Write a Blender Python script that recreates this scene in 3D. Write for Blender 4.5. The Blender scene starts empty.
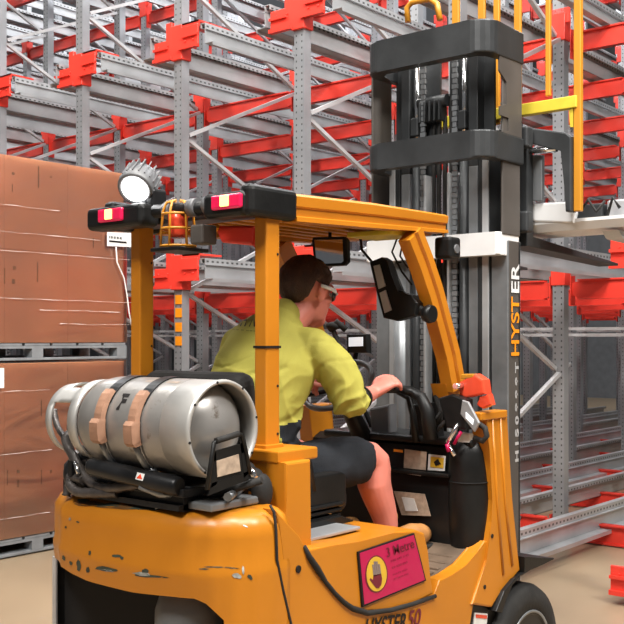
import bpy, bmesh, math, random
from mathutils import Vector, Matrix, noise
from mathutils.bvhtree import BVHTree
random.seed(7)
PI = math.pi
SC = bpy.context.scene
COL = SC.collection
# ---------------------------------------------------------------- camera
FPX, CX, CY = 1011.0, 312.0, 338.0
CAM = Vector((-2.507, -2.272, 1.65))
_n = math.hypot(.638, .770)
FX = (.638/_n, .770/_n); LX = (-.770/_n, .638/_n)
cd = bpy.data.cameras.new('camera'); cam = bpy.data.objects.new('camera', cd); COL.objects.link(cam)
cam.location = CAM
cam.rotation_euler = (PI/2, 0, math.atan2(LX[1], FX[1]) - PI/2)
cd.sensor_width = 36; cd.lens = FPX/624*36; cd.shift_y = (CY-312)/624; cd.clip_end = 200
SC.camera = cam
def at(px, py, x=None, y=None, z=None):
    r = (px-CX)/FPX; v = Vector((r*FX[0]+FX[1], r*LX[0]+LX[1], -(py-CY)/FPX))
    t = (x-CAM.x)/v.x if x is not None else (y-CAM.y)/v.y if y is not None else (z-CAM.z)/v.z
    return CAM+v*t
def pr(p):
    a, b = p[0]-CAM.x, p[1]-CAM.y
    r = a*FX[0]+b*LX[0]; d = a*FX[1]+b*LX[1]
    return (CX+FPX*r/d, CY-FPX*(p[2]-CAM.z)/d, d) if d > .1 else (-9999, -9999, d)
def SP(pts, y): return [(at(px, py, y=y).x, at(px, py, y=y).z) for px, py in pts]
def RP(pts, x): return [(at(px, py, x=x).y, at(px, py, x=x).z) for px, py in pts]
# ---------------------------------------------------------------- materials
def mat(name, col, rough=.5, metal=0, var=.12, vscale=6, bump=0, bscale=40, spec=.5, coat=0, emit=None, estr=0, dirt=None, dthr=.62, dscale=3, alpha=1):
    m = bpy.data.materials.new(name); m.use_nodes = True; nt = m.node_tree; N = nt.nodes; K = nt.links
    b = N['Principled BSDF']; b.inputs['Roughness'].default_value = rough; b.inputs['Metallic'].default_value = metal
    b.inputs['Specular IOR Level'].default_value = spec; b.inputs['Coat Weight'].default_value = coat
    tc = N.new('ShaderNodeTexCoord'); nz = N.new('ShaderNodeTexNoise'); nz.inputs['Scale'].default_value = vscale; nz.inputs['Detail'].default_value = 6
    K.new(tc.outputs['Object'], nz.inputs['Vector'])
    cr = N.new('ShaderNodeValToRGB'); e = cr.color_ramp.elements
    e[0].position = .3; e[1].position = .7
    e[0].color = tuple(c*(1-var) for c in col)+(1,); e[1].color = tuple(min(1, c*(1+var)) for c in col)+(1,)
    K.new(nz.outputs['Fac'], cr.inputs['Fac']); out = cr.outputs['Color']
    if dirt:
        n2 = N.new('ShaderNodeTexNoise'); n2.inputs['Scale'].default_value = dscale; n2.inputs['Detail'].default_value = 9; n2.inputs['Roughness'].default_value = .7
        K.new(tc.outputs['Object'], n2.inputs['Vector'])
        r2 = N.new('ShaderNodeValToRGB'); r2.color_ramp.elements[0].position = dthr; r2.color_ramp.elements[1].position = dthr+.06
        K.new(n2.outputs['Fac'], r2.inputs['Fac'])
        mx = N.new('ShaderNodeMixRGB'); K.new(r2.outputs['Color'], mx.inputs['Fac']); K.new(out, mx.inputs['Color1']); mx.inputs['Color2'].default_value = tuple(dirt)+(1,)
        out = mx.outputs['Color']
    K.new(out, b.inputs['Base Color'])
    rr = N.new('ShaderNodeMapRange'); rr.inputs['To Min'].default_value = max(0, rough-.08); rr.inputs['To Max'].default_value = min(1, rough+.08)
    K.new(nz.outputs['Fac'], rr.inputs['Value']); K.new(rr.outputs['Result'], b.inputs['Roughness'])
    if bump:
        nb = N.new('ShaderNodeTexNoise'); nb.inputs['Scale'].default_value = bscale; nb.inputs['Detail'].default_value = 4
        K.new(tc.outputs['Object'], nb.inputs['Vector']); bp = N.new('ShaderNodeBump'); bp.inputs['Strength'].default_value = bump; bp.inputs['Distance'].default_value = .01
        K.new(nb.outputs['Fac'], bp.inputs['Height']); K.new(bp.outputs['Normal'], b.inputs['Normal'])
    if emit:
        b.inputs['Emission Color'].default_value = tuple(emit)+(1,); b.inputs['Emission Strength'].default_value = estr
    if alpha < 1: b.inputs['Alpha'].default_value = alpha
    return m
def holes(m, axis, pitch, rows, axis2, r=.3, w=.006):
    """dark punched slots: repeat along axis, at the given offsets of axis2"""
    nt = m.node_tree; N = nt.nodes; K = nt.links; b = N['Principled BSDF']
    src = b.inputs['Base Color'].links[0].from_socket
    tc = N.new('ShaderNodeTexCoord'); sx = N.new('ShaderNodeSeparateXYZ'); K.new(tc.outputs['Object'], sx.inputs[0])
    def mth(op, a, b_=None):
        n = N.new('ShaderNodeMath'); n.operation = op
        for i, v in enumerate((a, b_)):
            if v is None: continue
            if isinstance(v, (int, float)): n.inputs[i].default_value = v
            else: K.new(v, n.inputs[i])
        return n.outputs[0]
    fr = mth('FRACT', mth('DIVIDE', sx.outputs[axis], pitch))
    a = mth('LESS_THAN', mth('ABSOLUTE', mth('SUBTRACT', fr, .5)), r/2)
    tot = None
    for q in rows:
        c = mth('LESS_THAN', mth('ABSOLUTE', mth('SUBTRACT', sx.outputs[axis2], q)), w)
        tot = c if tot is None else mth('MAXIMUM', tot, c)
    f = mth('MULTIPLY', a, tot)
    mx = N.new('ShaderNodeMixRGB'); K.new(f, mx.inputs['Fac']); K.new(src, mx.inputs['Color1']); mx.inputs['Color2'].default_value = (.10, .10, .10, 1)
    K.new(mx.outputs['Color'], b.inputs['Base Color'])
    return m
YEL = (.49, .172, .008)
M = dict(
 yellow=mat('forklift_yellow', YEL, .38, 0, .07, 3, .03, 30, dirt=(.10, .05, .015), dthr=.71, dscale=5),
 yellow2=mat('yellow_paint', (.50, .21, .015), .4, 0, .08, 4),
 ylight=mat('pale_yellow_paint', (.55, .43, .03), .5, 0, .15, 9),
 red=mat('rack_red', (.72, .045, .028), .38, 0, .1, 3),
 galv=mat('galvanised_steel', (.50, .51, .53), .38, .55, .14, 5, .05, 25),
 galvd=mat('dull_galvanised', (.30, .31, .32), .5, .4, .18, 4),
 galvl=mat('bright_galvanised', (.52, .52, .53), .42, .35, .1, 7),
 black=mat('black_plastic', (.008, .008, .008), .42, 0, .3, 9, .05, 80),
 blackm=mat('black_metal', (.018, .018, .019), .35, .3, .3, 9),
 rubber=mat('rubber', (.022, .021, .020), .75, 0, .25, 12, .15, 60),
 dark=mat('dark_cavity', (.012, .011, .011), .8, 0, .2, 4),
 mast=mat('mast_dark_steel', (.040, .042, .044), .42, .35, .25, 5, .08, 20),
 mastg=mat('mast_grey_steel', (.24, .25, .26), .38, .55, .2, 7),
 mastl=mat('mast_bright_steel', (.55, .56, .57), .32, .6, .15, 6),
 mastp=mat('mast_side_plate', (.085, .075, .068), .5, .2, .2, 4),
 white=mat('white_painted_steel', (.75, .75, .75), .4, .1, .06, 6),
 alu=mat('cylinder_aluminium', (.30, .285, .27), .34, .5, .16, 5, .06, 12, dirt=(.13, .10, .075), dthr=.57, dscale=5),
 alul=mat('cylinder_pale_steel', (.46, .45, .43), .38, .4, .1, 6),
 chrome=mat('chrome', (.75, .75, .76), .15, .95, .05, 6),
 leather=mat('tan_leather', (.30, .16, .10), .6, 0, .2, 20, .1, 60),
 casting=mat('grey_casting', (.15, .155, .16), .5, .3, .3, 4, .2, 15),
 floor=None, paper=mat('paper_label', (.70, .70, .68), .5, 0, .08, 30),
 brownlab=mat('worn_label', (.42, .32, .24), .5, 0, .25, 40),
 ink=mat('ink_black', (.01, .008, .008), .6), magenta=mat('sticker_magenta', (.44, .0, .065), .35, 0, .06, 6),
 signy=mat('sticker_yellow', (.62, .38, .03), .4), maroon=mat('sticker_maroon', (.14, .004, .02), .4), greyink=mat('sticker_grey', (.20, .15, .14), .5),
 orange=mat('orange_reflector', (.85, .28, .01), .35), logow=mat('logo_white', (.7, .7, .7), .45),
 card=mat('carton_brown', (.80, .34, .15), .5, 0, .16, 1.6, .06, 8),
 carton2=mat('pallet_grey_wood', (.19, .20, .21), .7, 0, .2, 8, .2, 30),
 hose=mat('ribbed_hose', (.07, .06, .055), .35, .3, .3, 30, .2, 90), grime=mat('oily_grime', (.10, .045, .012), .5, 0, .6, 22),
 shirt=mat('lime_shirt_cloth', (.37, .335, .065), .8, 0, .10, 7, .25, 300, spec=.2),
 shorts=mat('navy_shorts_cloth', (.016, .018, .022), .85, 0, .25, 8, .3, 200, spec=.2),
 skin=mat('skin', (.62, .20, .15), .5, 0, .10, 9, .05, 120), hair=mat('dark_brown_hair', (.045, .018, .010), .55, 0, .4, 30, .6, 160),
 boot=mat('tan_boot_leather', (.38, .17, .05), .6, 0, .2, 20), glass=mat('dark_lens', (.02, .02, .025), .1, 0, .1, 5),
 screen=mat('lit_screen', (.7, .72, .74), .3, emit=(.8, .85, .9), estr=.7), mirror=mat('mirror_glass', (.85, .85, .85), .04, 1, .02, 2),
 redlens=mat('red_lens', (.62, .01, .06), .2, 0, .1, 20, emit=(.8, .02, .12), estr=.25), lampy=mat('lit_amber', (.9, .6, .1), .3, emit=(1, .75, .25), estr=2.5),
 lampw=mat('lit_work_light', (1, 1, 1), .3, emit=(1, 1, 1), estr=14), lampr=mat('red_orange_lens', (.72, .07, .03), .22, 0, .12, 10),
 grey=mat('grey_plastic', (.11, .11, .115), .45, 0, .15, 10), rubbermat=mat('ribbed_floor_mat', (.11, .075, .05), .6, 0, .3, 12, .2, 30),
 wood=mat('wall_paint', (.12, .125, .13), .8), scrape=mat('bare_scrape', (.035, .045, .03), .6, 0, .4, 30), scrapel=mat('bare_scrape_light', (.33, .34, .32), .5, .2, .4, 40),
)
for _k in ('black', 'blackm', 'rubber', 'dark', 'mast', 'mastp', 'ink'):
    M[_k].node_tree.nodes['Principled BSDF'].inputs['Specular IOR Level'].default_value = .28
M['filmglint'] = mat('film_glint_fold', (.74, .62, .56), .18, 0, .05, 6)  # pale base colour stands for highlights along the wrap
M['upright'] = holes(mat('perforated_upright', (.36, .37, .39), .38, .55, .14, 3), 'Z', .05, (-.028, .028), 'Y')
M['rail'] = holes(mat('perforated_rail', (.44, .445, .455), .38, .5, .14, 3), 'X', .06, (.062,), 'Z', .45, .008)
# floor
m = mat('concrete_floor', (.30, .22, .14), .38, 0, .14, .8, .03, 30, dirt=(.30, .23, .17), dthr=.60, dscale=1.3); M['floor'] = m
# film
m = bpy.data.materials.new('stretch_film'); m.use_nodes = True; N = m.node_tree.nodes; K = m.node_tree.links
g = N.new('ShaderNodeBsdfGlossy'); g.inputs['Roughness'].default_value = .30; t = N.new('ShaderNodeBsdfTransparent'); t.inputs['Color'].default_value = (.97, .95, .95, 1)
fr = N.new('ShaderNodeFresnel'); fr.inputs['IOR'].default_value = 1.6; mx = N.new('ShaderNodeMixShader')
tc = N.new('ShaderNodeTexCoord'); mp = N.new('ShaderNodeMapping'); mp.inputs['Scale'].default_value = (.7, .7, 1.7); nz = N.new('ShaderNodeTexNoise'); nz.inputs['Scale'].default_value = 2.2; nz.inputs['Detail'].default_value = 2; nz.inputs['Distortion'].default_value = .6
K.new(tc.outputs['Object'], mp.inputs['Vector']); K.new(mp.outputs['Vector'], nz.inputs['Vector'])
bp = N.new('ShaderNodeBump'); bp.inputs['Strength'].default_value = .45; bp.inputs['Distance'].default_value = .03; K.new(nz.outputs['Fac'], bp.inputs['Height'])
K.new(bp.outputs['Normal'], g.inputs['Normal']); K.new(bp.outputs['Normal'], fr.inputs['Normal'])
ad = N.new('ShaderNodeMath'); ad.operation = 'ADD'; ad.inputs[1].default_value = .19; K.new(fr.outputs['Fac'], ad.inputs[0])
K.new(ad.outputs[0], mx.inputs['Fac']); K.new(t.outputs[0], mx.inputs[1]); K.new(g.outputs[0], mx.inputs[2]); K.new(mx.outputs[0], N['Material Output'].inputs['Surface'])
N.remove(N['Principled BSDF']); M['film'] = m
# ---------------------------------------------------------------- mesh helpers
class MB:
    def __init__(s): s.bm = bmesh.new()
    def _v(s, pts): return [s.bm.verts.new(p) for p in pts]
    def box(s, x0, x1, y0, y1, z0, z1, bev=0, mtx=None, seg=2):
        vs = s._v([(x, y, z) for x in (x0, x1) for y in (y0, y1) for z in (z0, z1)])
        fs = [s.bm.faces.new([vs[i] for i in q]) for q in ((0, 1, 3, 2), (4, 6, 7, 5), (0, 4, 5, 1), (2, 3, 7, 6), (0, 2, 6, 4), (1, 5, 7, 3))]
        if mtx is not None:
            for v in vs: v.co = mtx @ v.co
        if bev:
            es = list({e for f in fs for e in f.edges})
            bmesh.ops.bevel(s.bm, geom=es, offset=bev, segments=seg, affect='EDGES', profile=.5)
        return s
    def prism(s, poly, axis, a, b, bev=0, mtx=None, seg=2):
        """poly in the two other axes (cyclic order x,y,z without axis)"""
        def P(p, t): return {'x': (t, p[0], p[1]), 'y': (p[0], t, p[1]), 'z': (p[0], p[1], t)}[axis]
        A = s._v([P(p, a) for p in poly]); B = s._v([P(p, b) for p in poly]); n = len(poly)
        fs = [s.bm.faces.new(A), s.bm.faces.new(B[::-1])]
        for i in range(n): fs.append(s.bm.faces.new((A[i], B[i], B[(i+1) % n], A[(i+1) % n])))
        if mtx is not None:
            for v in A+B: v.co = mtx @ v.co
        if bev:
            es = list({e for f in fs[:2] for e in f.edges})
            bmesh.ops.bevel(s.bm, geom=es, offset=bev, segments=seg, affect='EDGES', profile=.5)
        return s
    def tube(s, pts, r, n=10, closed=False, caps=True):
        pts = [Vector(p) for p in pts]; rs = r if isinstance(r, (list, tuple)) else [r]*len(pts); L = len(pts); rings = []
        up = None
        for i, p in enumerate(pts):
            a = pts[i-1] if (i or closed) else p; b = pts[(i+1) % L] if (i < L-1 or closed) else p
            t = (b-a).normalized()
            if up is None:
                up = Vector((0, 0, 1)) if abs(t.z) < .9 else Vector((1, 0, 0))
            u = (up-t*up.dot(t)).normalized(); up = u; w = t.cross(u)
            rings.append(s._v([p+(u*math.cos(q)+w*math.sin(q))*rs[i] for q in (2*PI*k/n for k in range(n))]))
        for i in range(L if closed else L-1):
            A, B = rings[i], rings[(i+1) % L]
            for k in range(n): f = s.bm.faces.new((A[k], A[(k+1) % n], B[(k+1) % n], B[k])); f.smooth = True
        if caps and not closed:
            s.bm.faces.new(rings[0][::-1]); s.bm.faces.new(rings[-1])
        return s
    def lathe(s, prof, o=(0, 0, 0), axis='z', n=32, closed=False):
        """prof: (r, t) along axis"""
        o = Vector(o); rings = []
        for r, t in prof:
            rg = []
            for k in range(n):
                c, d = r*math.cos(2*PI*k/n), r*math.sin(2*PI*k/n)
                rg.append(o+Vector({'z': (c, d, t), 'y': (d, t, c), 'x': (t, c, d)}[axis]))
            rings.append(s._v(rg))
        L = len(prof)
        for i in range(L if closed else L-1):
            A, B = rings[i], rings[(i+1) % L]
            for k in range(n): f = s.bm.faces.new((A[k], A[(k+1) % n], B[(k+1) % n], B[k])); f.smooth = True
        if not closed:
            if prof[0][0] > 1e-4: s.bm.faces.new(rings[0][::-1])
            if prof[-1][0] > 1e-4: s.bm.faces.new(rings[-1])
        return s
    def ell(s, c, r, rot=None, u=20, v=12):
        m = Matrix.Translation(c) @ (rot or Matrix.Identity(4)) @ Matrix.Diagonal((r[0], r[1], r[2], 1))
        q = bmesh.ops.create_uvsphere(s.bm, u_segments=u, v_segments=v, radius=1, matrix=m)
        for w in q['verts']:
            for f in w.link_faces: f.smooth = True
        return s
    def loft(s, rings, smooth=True, caps=True):
        R = [s._v(r) for r in rings]; n = len(R[0])
        for A, B in zip(R, R[1:]):
            for k in range(n): f = s.bm.faces.new((A[k], A[(k+1) % n], B[(k+1) % n], B[k])); f.smooth = smooth
        if caps: s.bm.faces.new(R[0][::-1]); s.bm.faces.new(R[-1])
        return s
    def beam(s, a, b, w, h, up=(0, 0, 1)):
        a, b = Vector(a), Vector(b); t = (b-a); L = t.length; t.normalize(); upv = Vector(up)
        if abs(t.dot(upv)) > .99: upv = Vector((1, 0, 0))
        v = upv.cross(t).normalized(); u = t.cross(v)
        m = Matrix(((t.x, v.x, u.x, a.x), (t.y, v.y, u.y, a.y), (t.z, v.z, u.z, a.z), (0, 0, 0, 1)))
        return s.box(0, L, -w/2, w/2, -h/2, h/2, mtx=m)
def wloc(o):
    v = Vector((0, 0, 0))
    while o is not None: v = v+o.location; o = o.parent
    return v
def obj(name, mb, m, parent=None, loc=None, label=None, cat=None, group=None, kind=None, smooth=None):
    """mesh given in world coordinates; loc = origin of a top-level thing"""
    bm = mb.bm if isinstance(mb, MB) else mb
    bmesh.ops.recalc_face_normals(bm, faces=bm.faces)
    me = bpy.data.meshes.new(name); 
    base = wloc(parent) if parent is not None else Vector(loc or (0, 0, 0))
    bm.transform(Matrix.Translation(-base)); bm.to_mesh(me); bm.free()
    for q in (m if isinstance(m, (list, tuple)) else [m]): me.materials.append(M[q] if isinstance(q, str) else q)
    o = bpy.data.objects.new(name, me); COL.objects.link(o)
    if parent is not None: o.parent = parent
    else: o.location = base
    if smooth:
        for p in me.polygons: p.use_smooth = True
    tag(o, label, cat, group, kind)
    return o
def tag(o, label=None, cat=None, group=None, kind=None):
    for k, v in (('label', label), ('category', cat), ('group', group), ('kind', kind)):
        if v: o[k] = v
def thing(name, loc, label, cat, group=None):
    o = bpy.data.objects.new(name, None); COL.objects.link(o); o.location = loc; o.empty_display_size = .1
    tag(o, label, cat, group); return o
def copy_tree(o, parent=None, loc=None, label=None, group=None):
    c = o.copy(); COL.objects.link(c)
    if parent is not None: c.parent = parent
    if loc is not None: c.location = loc
    if label: c['label'] = label
    if group: c['group'] = group
    for ch in list(o.children): copy_tree(ch, c)
    return c
def text_tris(s, size, spacing=1, shear=0, bold=0):
    cu = bpy.data.curves.new('t', 'FONT'); cu.body = s; cu.size = size; cu.space_character = spacing; cu.shear = shear; cu.offset = bold
    o = bpy.data.objects.new('t', cu); COL.objects.link(o)
    dg = bpy.context.evaluated_depsgraph_get(); dg.update()
    me = bpy.data.meshes.new_from_object(o.evaluated_get(dg))
    vs = [Vector((v.co.x, v.co.y)) for v in me.vertices]; fs = [tuple(p.vertices) for p in me.polygons]
    bpy.data.objects.remove(o); bpy.data.curves.remove(cu); bpy.data.meshes.remove(me)
    return vs, fs
def place_text(mb, s, size, o, ex, ey, bold=0, shear=0, spacing=1, width=None, mapf=None):
    """letters on the plane o + u*ex + v*ey"""
    vs, fs = text_tris(s, size, spacing, shear, bold)
    w = max(v.x for v in vs)
    k = width/w if width else 1
    o, ex, ey = Vector(o), Vector(ex).normalized(), Vector(ey).normalized()
    V = [mb.bm.verts.new(mapf(v.x*k, v.y) if mapf else o+ex*v.x*k+ey*v.y) for v in vs]
    for f in fs:
        try: mb.bm.faces.new([V[i] for i in f])
        except ValueError: pass
def poly_patch(mb, pts):
    mb.bm.faces.new([mb.bm.verts.new(p) for p in pts])
# ---------------------------------------------------------------- setting
b = MB(); b.box(-8, 26, -12, 30, -.2, 0); obj('floor', b, 'floor', kind='structure')
b = MB(); b.box(24, 24.2, -12, 30, 0, 11); obj('wall_back', b, 'wood', kind='structure')
b = MB(); b.box(-8, 24, 29.8, 30, 0, 11); obj('wall_left', b, 'wood', kind='structure')
# ---------------------------------------------------------------- rack
ROWX = [3.585+1.6*i for i in range(9)]
COLY = [2.87+(1.385 if k > 0 else 1.42)*k for k in range(-3, 15)]
LEV = [.22, 2.24, 4.24, 6.24, 8.2]
ORD = ['first', 'second', 'third', 'fourth', 'fifth', 'sixth', 'seventh', 'eighth', 'ninth', 'tenth', 'eleventh', 'twelfth', 'thirteenth', 'fourteenth', 'fifteenth', 'sixteenth', 'seventeenth', 'eighteenth']
ROWN = ['front row', 'second row', 'third row', 'fourth row', 'fifth row', 'sixth row', 'seventh row', 'eighth row', 'ninth row']
LEVN = ['floor level', 'second level', 'third level', 'fourth level', 'top level']
def lab_line(k): return ORD[k]+' lane line from right'
def vis(pts, m=22):
    q = [pr(p) for p in pts]
    q = [a for a in q if a[2] > .3]
    if not q: return False
    return max(a[0] for a in q) > -m and min(a[0] for a in q) < 624+m and max(a[1] for a in q) > -m and min(a[1] for a in q) < 624+m
def upright_bm():
    b = MB(); H = 8.3; w, t = .05, .006
    b.prism([(-.045, -w), (-.045, w), (.04, w), (.04, w-.018), (.034, w-.018), (.034, w-t), (-.039, w-t), (-.039, -w+t), (.034, -w+t), (.034, -w+.018), (.04, -w+.018), (.04, -w)], 'z', 0, H)
    b.box(-.06, .06, -.075, .075, 0, .012)
    return b
def bracket_bm(z):
    b = MB(); x = -.072
    b.box(x, .05, -.068, .068, z-.17, z+.13, .006)
    b.box(x, x+.02, -.27, -.05, z-.10, z+.10, .006)                       # right hand arm
    b.box(x-.025, x+.02, -.27, -.05, z-.10, z-.075); b.box(x-.02, x+.02, -.27, -.09, z+.0, z+.022)
    b.box(-.06, .22, -.27, -.06, z+.118, z+.134); b.box(-.06, -.045, -.27, -.06, z+.08, z+.134)
    b.box(x, x+.02, .05, .28, z-.14, z+.02, .006)                          # left hand arm
    b.box(x-.025, x+.02, .05, .28, z-.16, z-.13); b.box(x-.02, x+.02, .10, .28, z-.06, z-.04)
    b.box(x, x+.09, .06, .13, z+.0, z+.17, .006); b.box(-.05, .2, .16, .28, z-.06, z-.045)
    for yy in (-.22, -.12, .1, .22): b.lathe([(.008, -.012), (.008, 0)], (x, yy, z-.03), 'x', 8)
    return b
def small_bracket_bm(z):
    b = MB(); b.box(-.058, .058, -.062, .062, z-.16, z+.06, .004)
    b.box(-.045, -.03, -.1, .1, z-.02, z+.1)
    return b
proto_u = None; protos = {}
G = lambda r: 'perforated rack uprights in the '+ROWN[r]
nu = 0
for r, X in enumerate(ROWX):
    for k, Y in enumerate(COLY):
        if not vis([(X, Y, z) for z in (0, 1, 2, 3, 4, 5, 6, 7)], 60 if r == 0 else 22): continue
        lb = 'grey punched rack upright, %s, %s' % (ROWN[r], lab_line(k))
        key = 'f' if r == 0 else 'b'
        if key not in protos:
            o = obj('rack_upright', upright_bm(), 'upright', loc=(0, 0, 0), label=lb, cat='rack upright', group=G(r))
            for z in LEV[(0 if r == 0 else 1):4]:
                obj('shoe_bracket' if r == 0 else 'beam_clip', (bracket_bm if r == 0 else small_bracket_bm)(z), 'red', parent=o)
            if r == 0:
                pass
            o.location = (X, Y, 0); protos[key] = o
        else:
            o = copy_tree(protos[key], loc=(X, Y, 0), label=lb, group=G(r))
        if r == 0 and abs(Y-4.255) < .01:
            for z in (1.985, 1.87, 1.745, 1.625):
                b = MB(); b.box(X-.052, X-.047, Y-.052+.002, Y+.03, z-.04, z+.04); b.box(X-.053, X-.0525, Y-.02, Y+.005, z-.015, z+.015)
                obj('number_plate', b, 'orange', parent=o, label='small orange plate')
# rails
def rail_bm(side, L):
    b = MB(); s = side; y0 = s*.345; t = .006
    def bx(ya, yb, za, zb): b.box(0, L, min(ya, yb), max(ya, yb), za, zb)
    bx(y0, y0+s*t, -.09, .09); bx(y0-s*.05, y0, .084, .09); bx(y0, y0+s*.03, .03, .036)
    bx(y0, y0+s*.10, -.09, -.084); bx(y0+s*.094, y0+s*.10, -.115, -.09); bx(y0-s*.05, y0-s*.044, .05, .084)
    return b
RL = ROWX[-1]-ROWX[0]+.12
rp = {}
for k, Y in enumerate(COLY):
    for li, z in enumerate(LEV[:4]):
        for s in (-1, 1):
            yy = Y+s*.345
            if yy < 1: continue
            if not vis([(ROWX[0]-.06+RL*i/12, yy, z) for i in range(13)], 0): continue
            lb = 'galvanised rail %s of the %s, %s' % ('right' if s < 0 else 'left', lab_line(k), LEVN[li])
            if s not in rp:
                rp[s] = obj('pallet_rail', rail_bm(s, RL), 'rail', loc=(0, 0, 0), label=lb, cat='rack rail', group='galvanised pallet rails running into the racking'); rp[s].location = (ROWX[0]-.06, Y, z)
            else: copy_tree(rp[s], loc=(ROWX[0]-.06, Y, z), label=lb)
# cross beams
cb = None
def cross_bm():
    b = MB(); L = 1.245
    b.prism([(0, -.05), (0, .05), (.12, .08), (L-.12, .08), (L, .05), (L, -.05), (L-.12, -.08), (.12, -.08)], 'x', -.022, .022)
    b.box(-.045, .022, .06, L-.06, -.08, -.068); b.box(-.045, .022, .06, L-.06, .068, .08)
    return b
for r, X in enumerate(ROWX[1:], 1):
    for k, Y in enumerate(COLY[:-1]):
        for li, z in enumerate(LEV[:4]):
            zz = z-.195
            if zz < .09: zz = .09
            if not vis([(X, Y, zz), (X, Y+1.4, zz), (X, Y+.7, zz)], 0) or (r > 6 and li == 3) or (r == 8 and li < 2): continue
            lb = 'red cross beam between %s and %s lane lines from right, %s, %s' % (ORD[k], ORD[k+1], ROWN[r], LEVN[li])
            if cb is None:
                cb = obj('cross_beam', cross_bm(), 'red', loc=(0, 0, 0), label=lb, cat='rack beam', group='red cross beams of the racking', kind='thing')
                for yy in (.004, 1.241):
                    b = MB(); b.box(-.05, .03, yy-.004, yy+.004, -.13, .11); obj('end_plate', b, 'red', parent=cb)
                    ch = cb.children[-1]
                cb.location = (X, Y+.070, zz)
            else: copy_tree(cb, loc=(X, Y+.070, zz), label=lb)
# diagonal braces
bp = {}
for r in (0, 2, 4):
    X = ROWX[r]
    for k, Y in enumerate(COLY):
        for j in range(-1, 6):
            z0 = .70+1.36*j
            for up in (1, -1):
                a = (X+.04, Y, z0); c = (X+1.55, Y, z0+.68*up)
                if min(a[2], c[2]) < .03 or (r == 4 and z0 < 2) or not vis([a, c, ((a[0]+c[0])/2, Y, (a[2]+c[2])/2)], 0): continue
                lb = 'diagonal brace %s from %s, %s, %s step' % ('rising' if up > 0 else 'falling', ROWN[r], lab_line(k), ORD[j+1])
                if up not in bp:
                    b = MB(); b.beam((.022, -.018*up, .01*up), (1.49, -.018*up, .66*up), .03, .035, (0, 1, 0))
                    bp[up] = obj('diagonal_brace', b, 'galvl', loc=(0, 0, 0), label=lb, cat='rack brace', group='diagonal braces of the racking'); bp[up].location = (X+.04, Y, z0)
                else: copy_tree(bp[up], loc=(X+.04, Y, z0), label=lb)
# horizontal ties
tp = None
for r in (2, 4):
    for k, Y in enumerate(COLY[:-1]):
        for zt in (1.74, 1.68):
            if not vis([(ROWX[r], Y, zt), (ROWX[r], Y+1.4, zt)], 0): continue
            lb = 'thin tie bar, %s, between %s and %s lane lines, %s of pair' % (ROWN[r], ORD[k], ORD[k+1], 'upper' if zt > 1.7 else 'lower')
            if tp is None:
                b = MB(); b.box(-.01, .01, 0, 1.3, -.014, .014)
                tp = obj('tie_bar', b, 'galvl', loc=(0, 0, 0), label=lb, cat='rack tie', group='thin horizontal tie bars in the racking'); tp.location = (ROWX[r]-.06, Y+.05, zt)
            else: copy_tree(tp, loc=(ROWX[r]-.06, Y+.05, zt), label=lb)
# ---------------------------------------------------------------- wrapped pallet loads
def pallet(x0, x1, y0, y1, z0, label):
    t = thing('pallet', ((x0+x1)/2, (y0+y1)/2, z0), label, 'pallet', 'grey pallets under the wrapped cartons')
    H = .13
    for i in range(7):
        w = (x1-x0)/7; b = MB(); b.box(x0+i*w+.012, x0+(i+1)*w-.012, y0, y1, z0+H-.02, z0+H, .003); obj('deck_board', b, 'carton2', parent=t)
    for yy in (y0, (y0+y1)/2-.05, y1-.1):
        b = MB(); b.box(x0, x1, yy, yy+.1, z0, z0+.02, .003); b.box(x0, x1, yy, yy+.1, z0+H-.04, z0+H-.021)
        for xx in (x0, (x0+x1)/2-.05, x1-.1): b.box(xx, xx+.1, yy, yy+.1, z0+.02, z0+H-.04)
        obj('stringer', b, 'carton2', parent=t)
def load(x0, x1, y0, y1, z0, z1, label, nx, nz, lab=None):
    t = thing('wrapped_carton_load', ((x0+x1)/2, (y0+y1)/2, z0), label, 'wrapped cartons', 'film wrapped carton loads')
    for i in range(nx):
        for j in range(nz):
            for q in range(2):
                w, h, d = (x1-x0-.02)/nx, (z1-z0-.01)/nz, (y1-y0-.02)/2
                b = MB(); X0 = x0+.01+i*w; Y0 = y0+.01+q*d; Z0 = z0+j*h; e = .0006
                b.box(X0+e, X0+w-e, Y0+e+random.random()*.001, Y0+d-e, Z0+e, Z0+h-e, .002)
                obj('carton', b, 'card', parent=t)
    b = MB(); n = 26; m_ = 26
    def pnt(u, z):
        P = 2*(x1-x0+y1-y0); s = u*P; a = x1-x0; c = y1-y0
        if s < a: p = (x0+s, y0)
        elif s < a+c: p = (x1, y0+s-a)
        elif s < 2*a+c: p = (x1-(s-a-c), y1)
        else: p = (x0, y1-(s-2*a-c))
        return p
    rings = []
    for j in range(m_+1):
        z = z0+(z1-z0)*j/m_; rg = []
        for i in range(n*4):
            p = pnt(i/(n*4), z); v = Vector((p[0], p[1], z)); d = Vector((p[0]-(x0+x1)/2, p[1]-(y0+y1)/2, 0)).normalized()
            v += d*(.004+.010*max(0, noise.noise(Vector((v.x*2, v.y*2, v.z*5)))))
            rg.append(v)
        rings.append(rg)
    b.loft(rings, True, False); obj('stretch_film', b, 'film', parent=t)
    if lab: lab(t)
PX0, PX1, PY = 1.25, 3.0, 4.3
def marks(t, ms):
    for px, py, w, h in ms:
        a = at(px, py, y=PY+.0095); c = at(px+w, py+h, y=PY+.0095); b = MB(); b.box(a.x, c.x, PY+.0085, PY+.0115, min(a.z, c.z), max(a.z, c.z)); obj('printed_mark', b, 'boot', parent=t)
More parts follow.
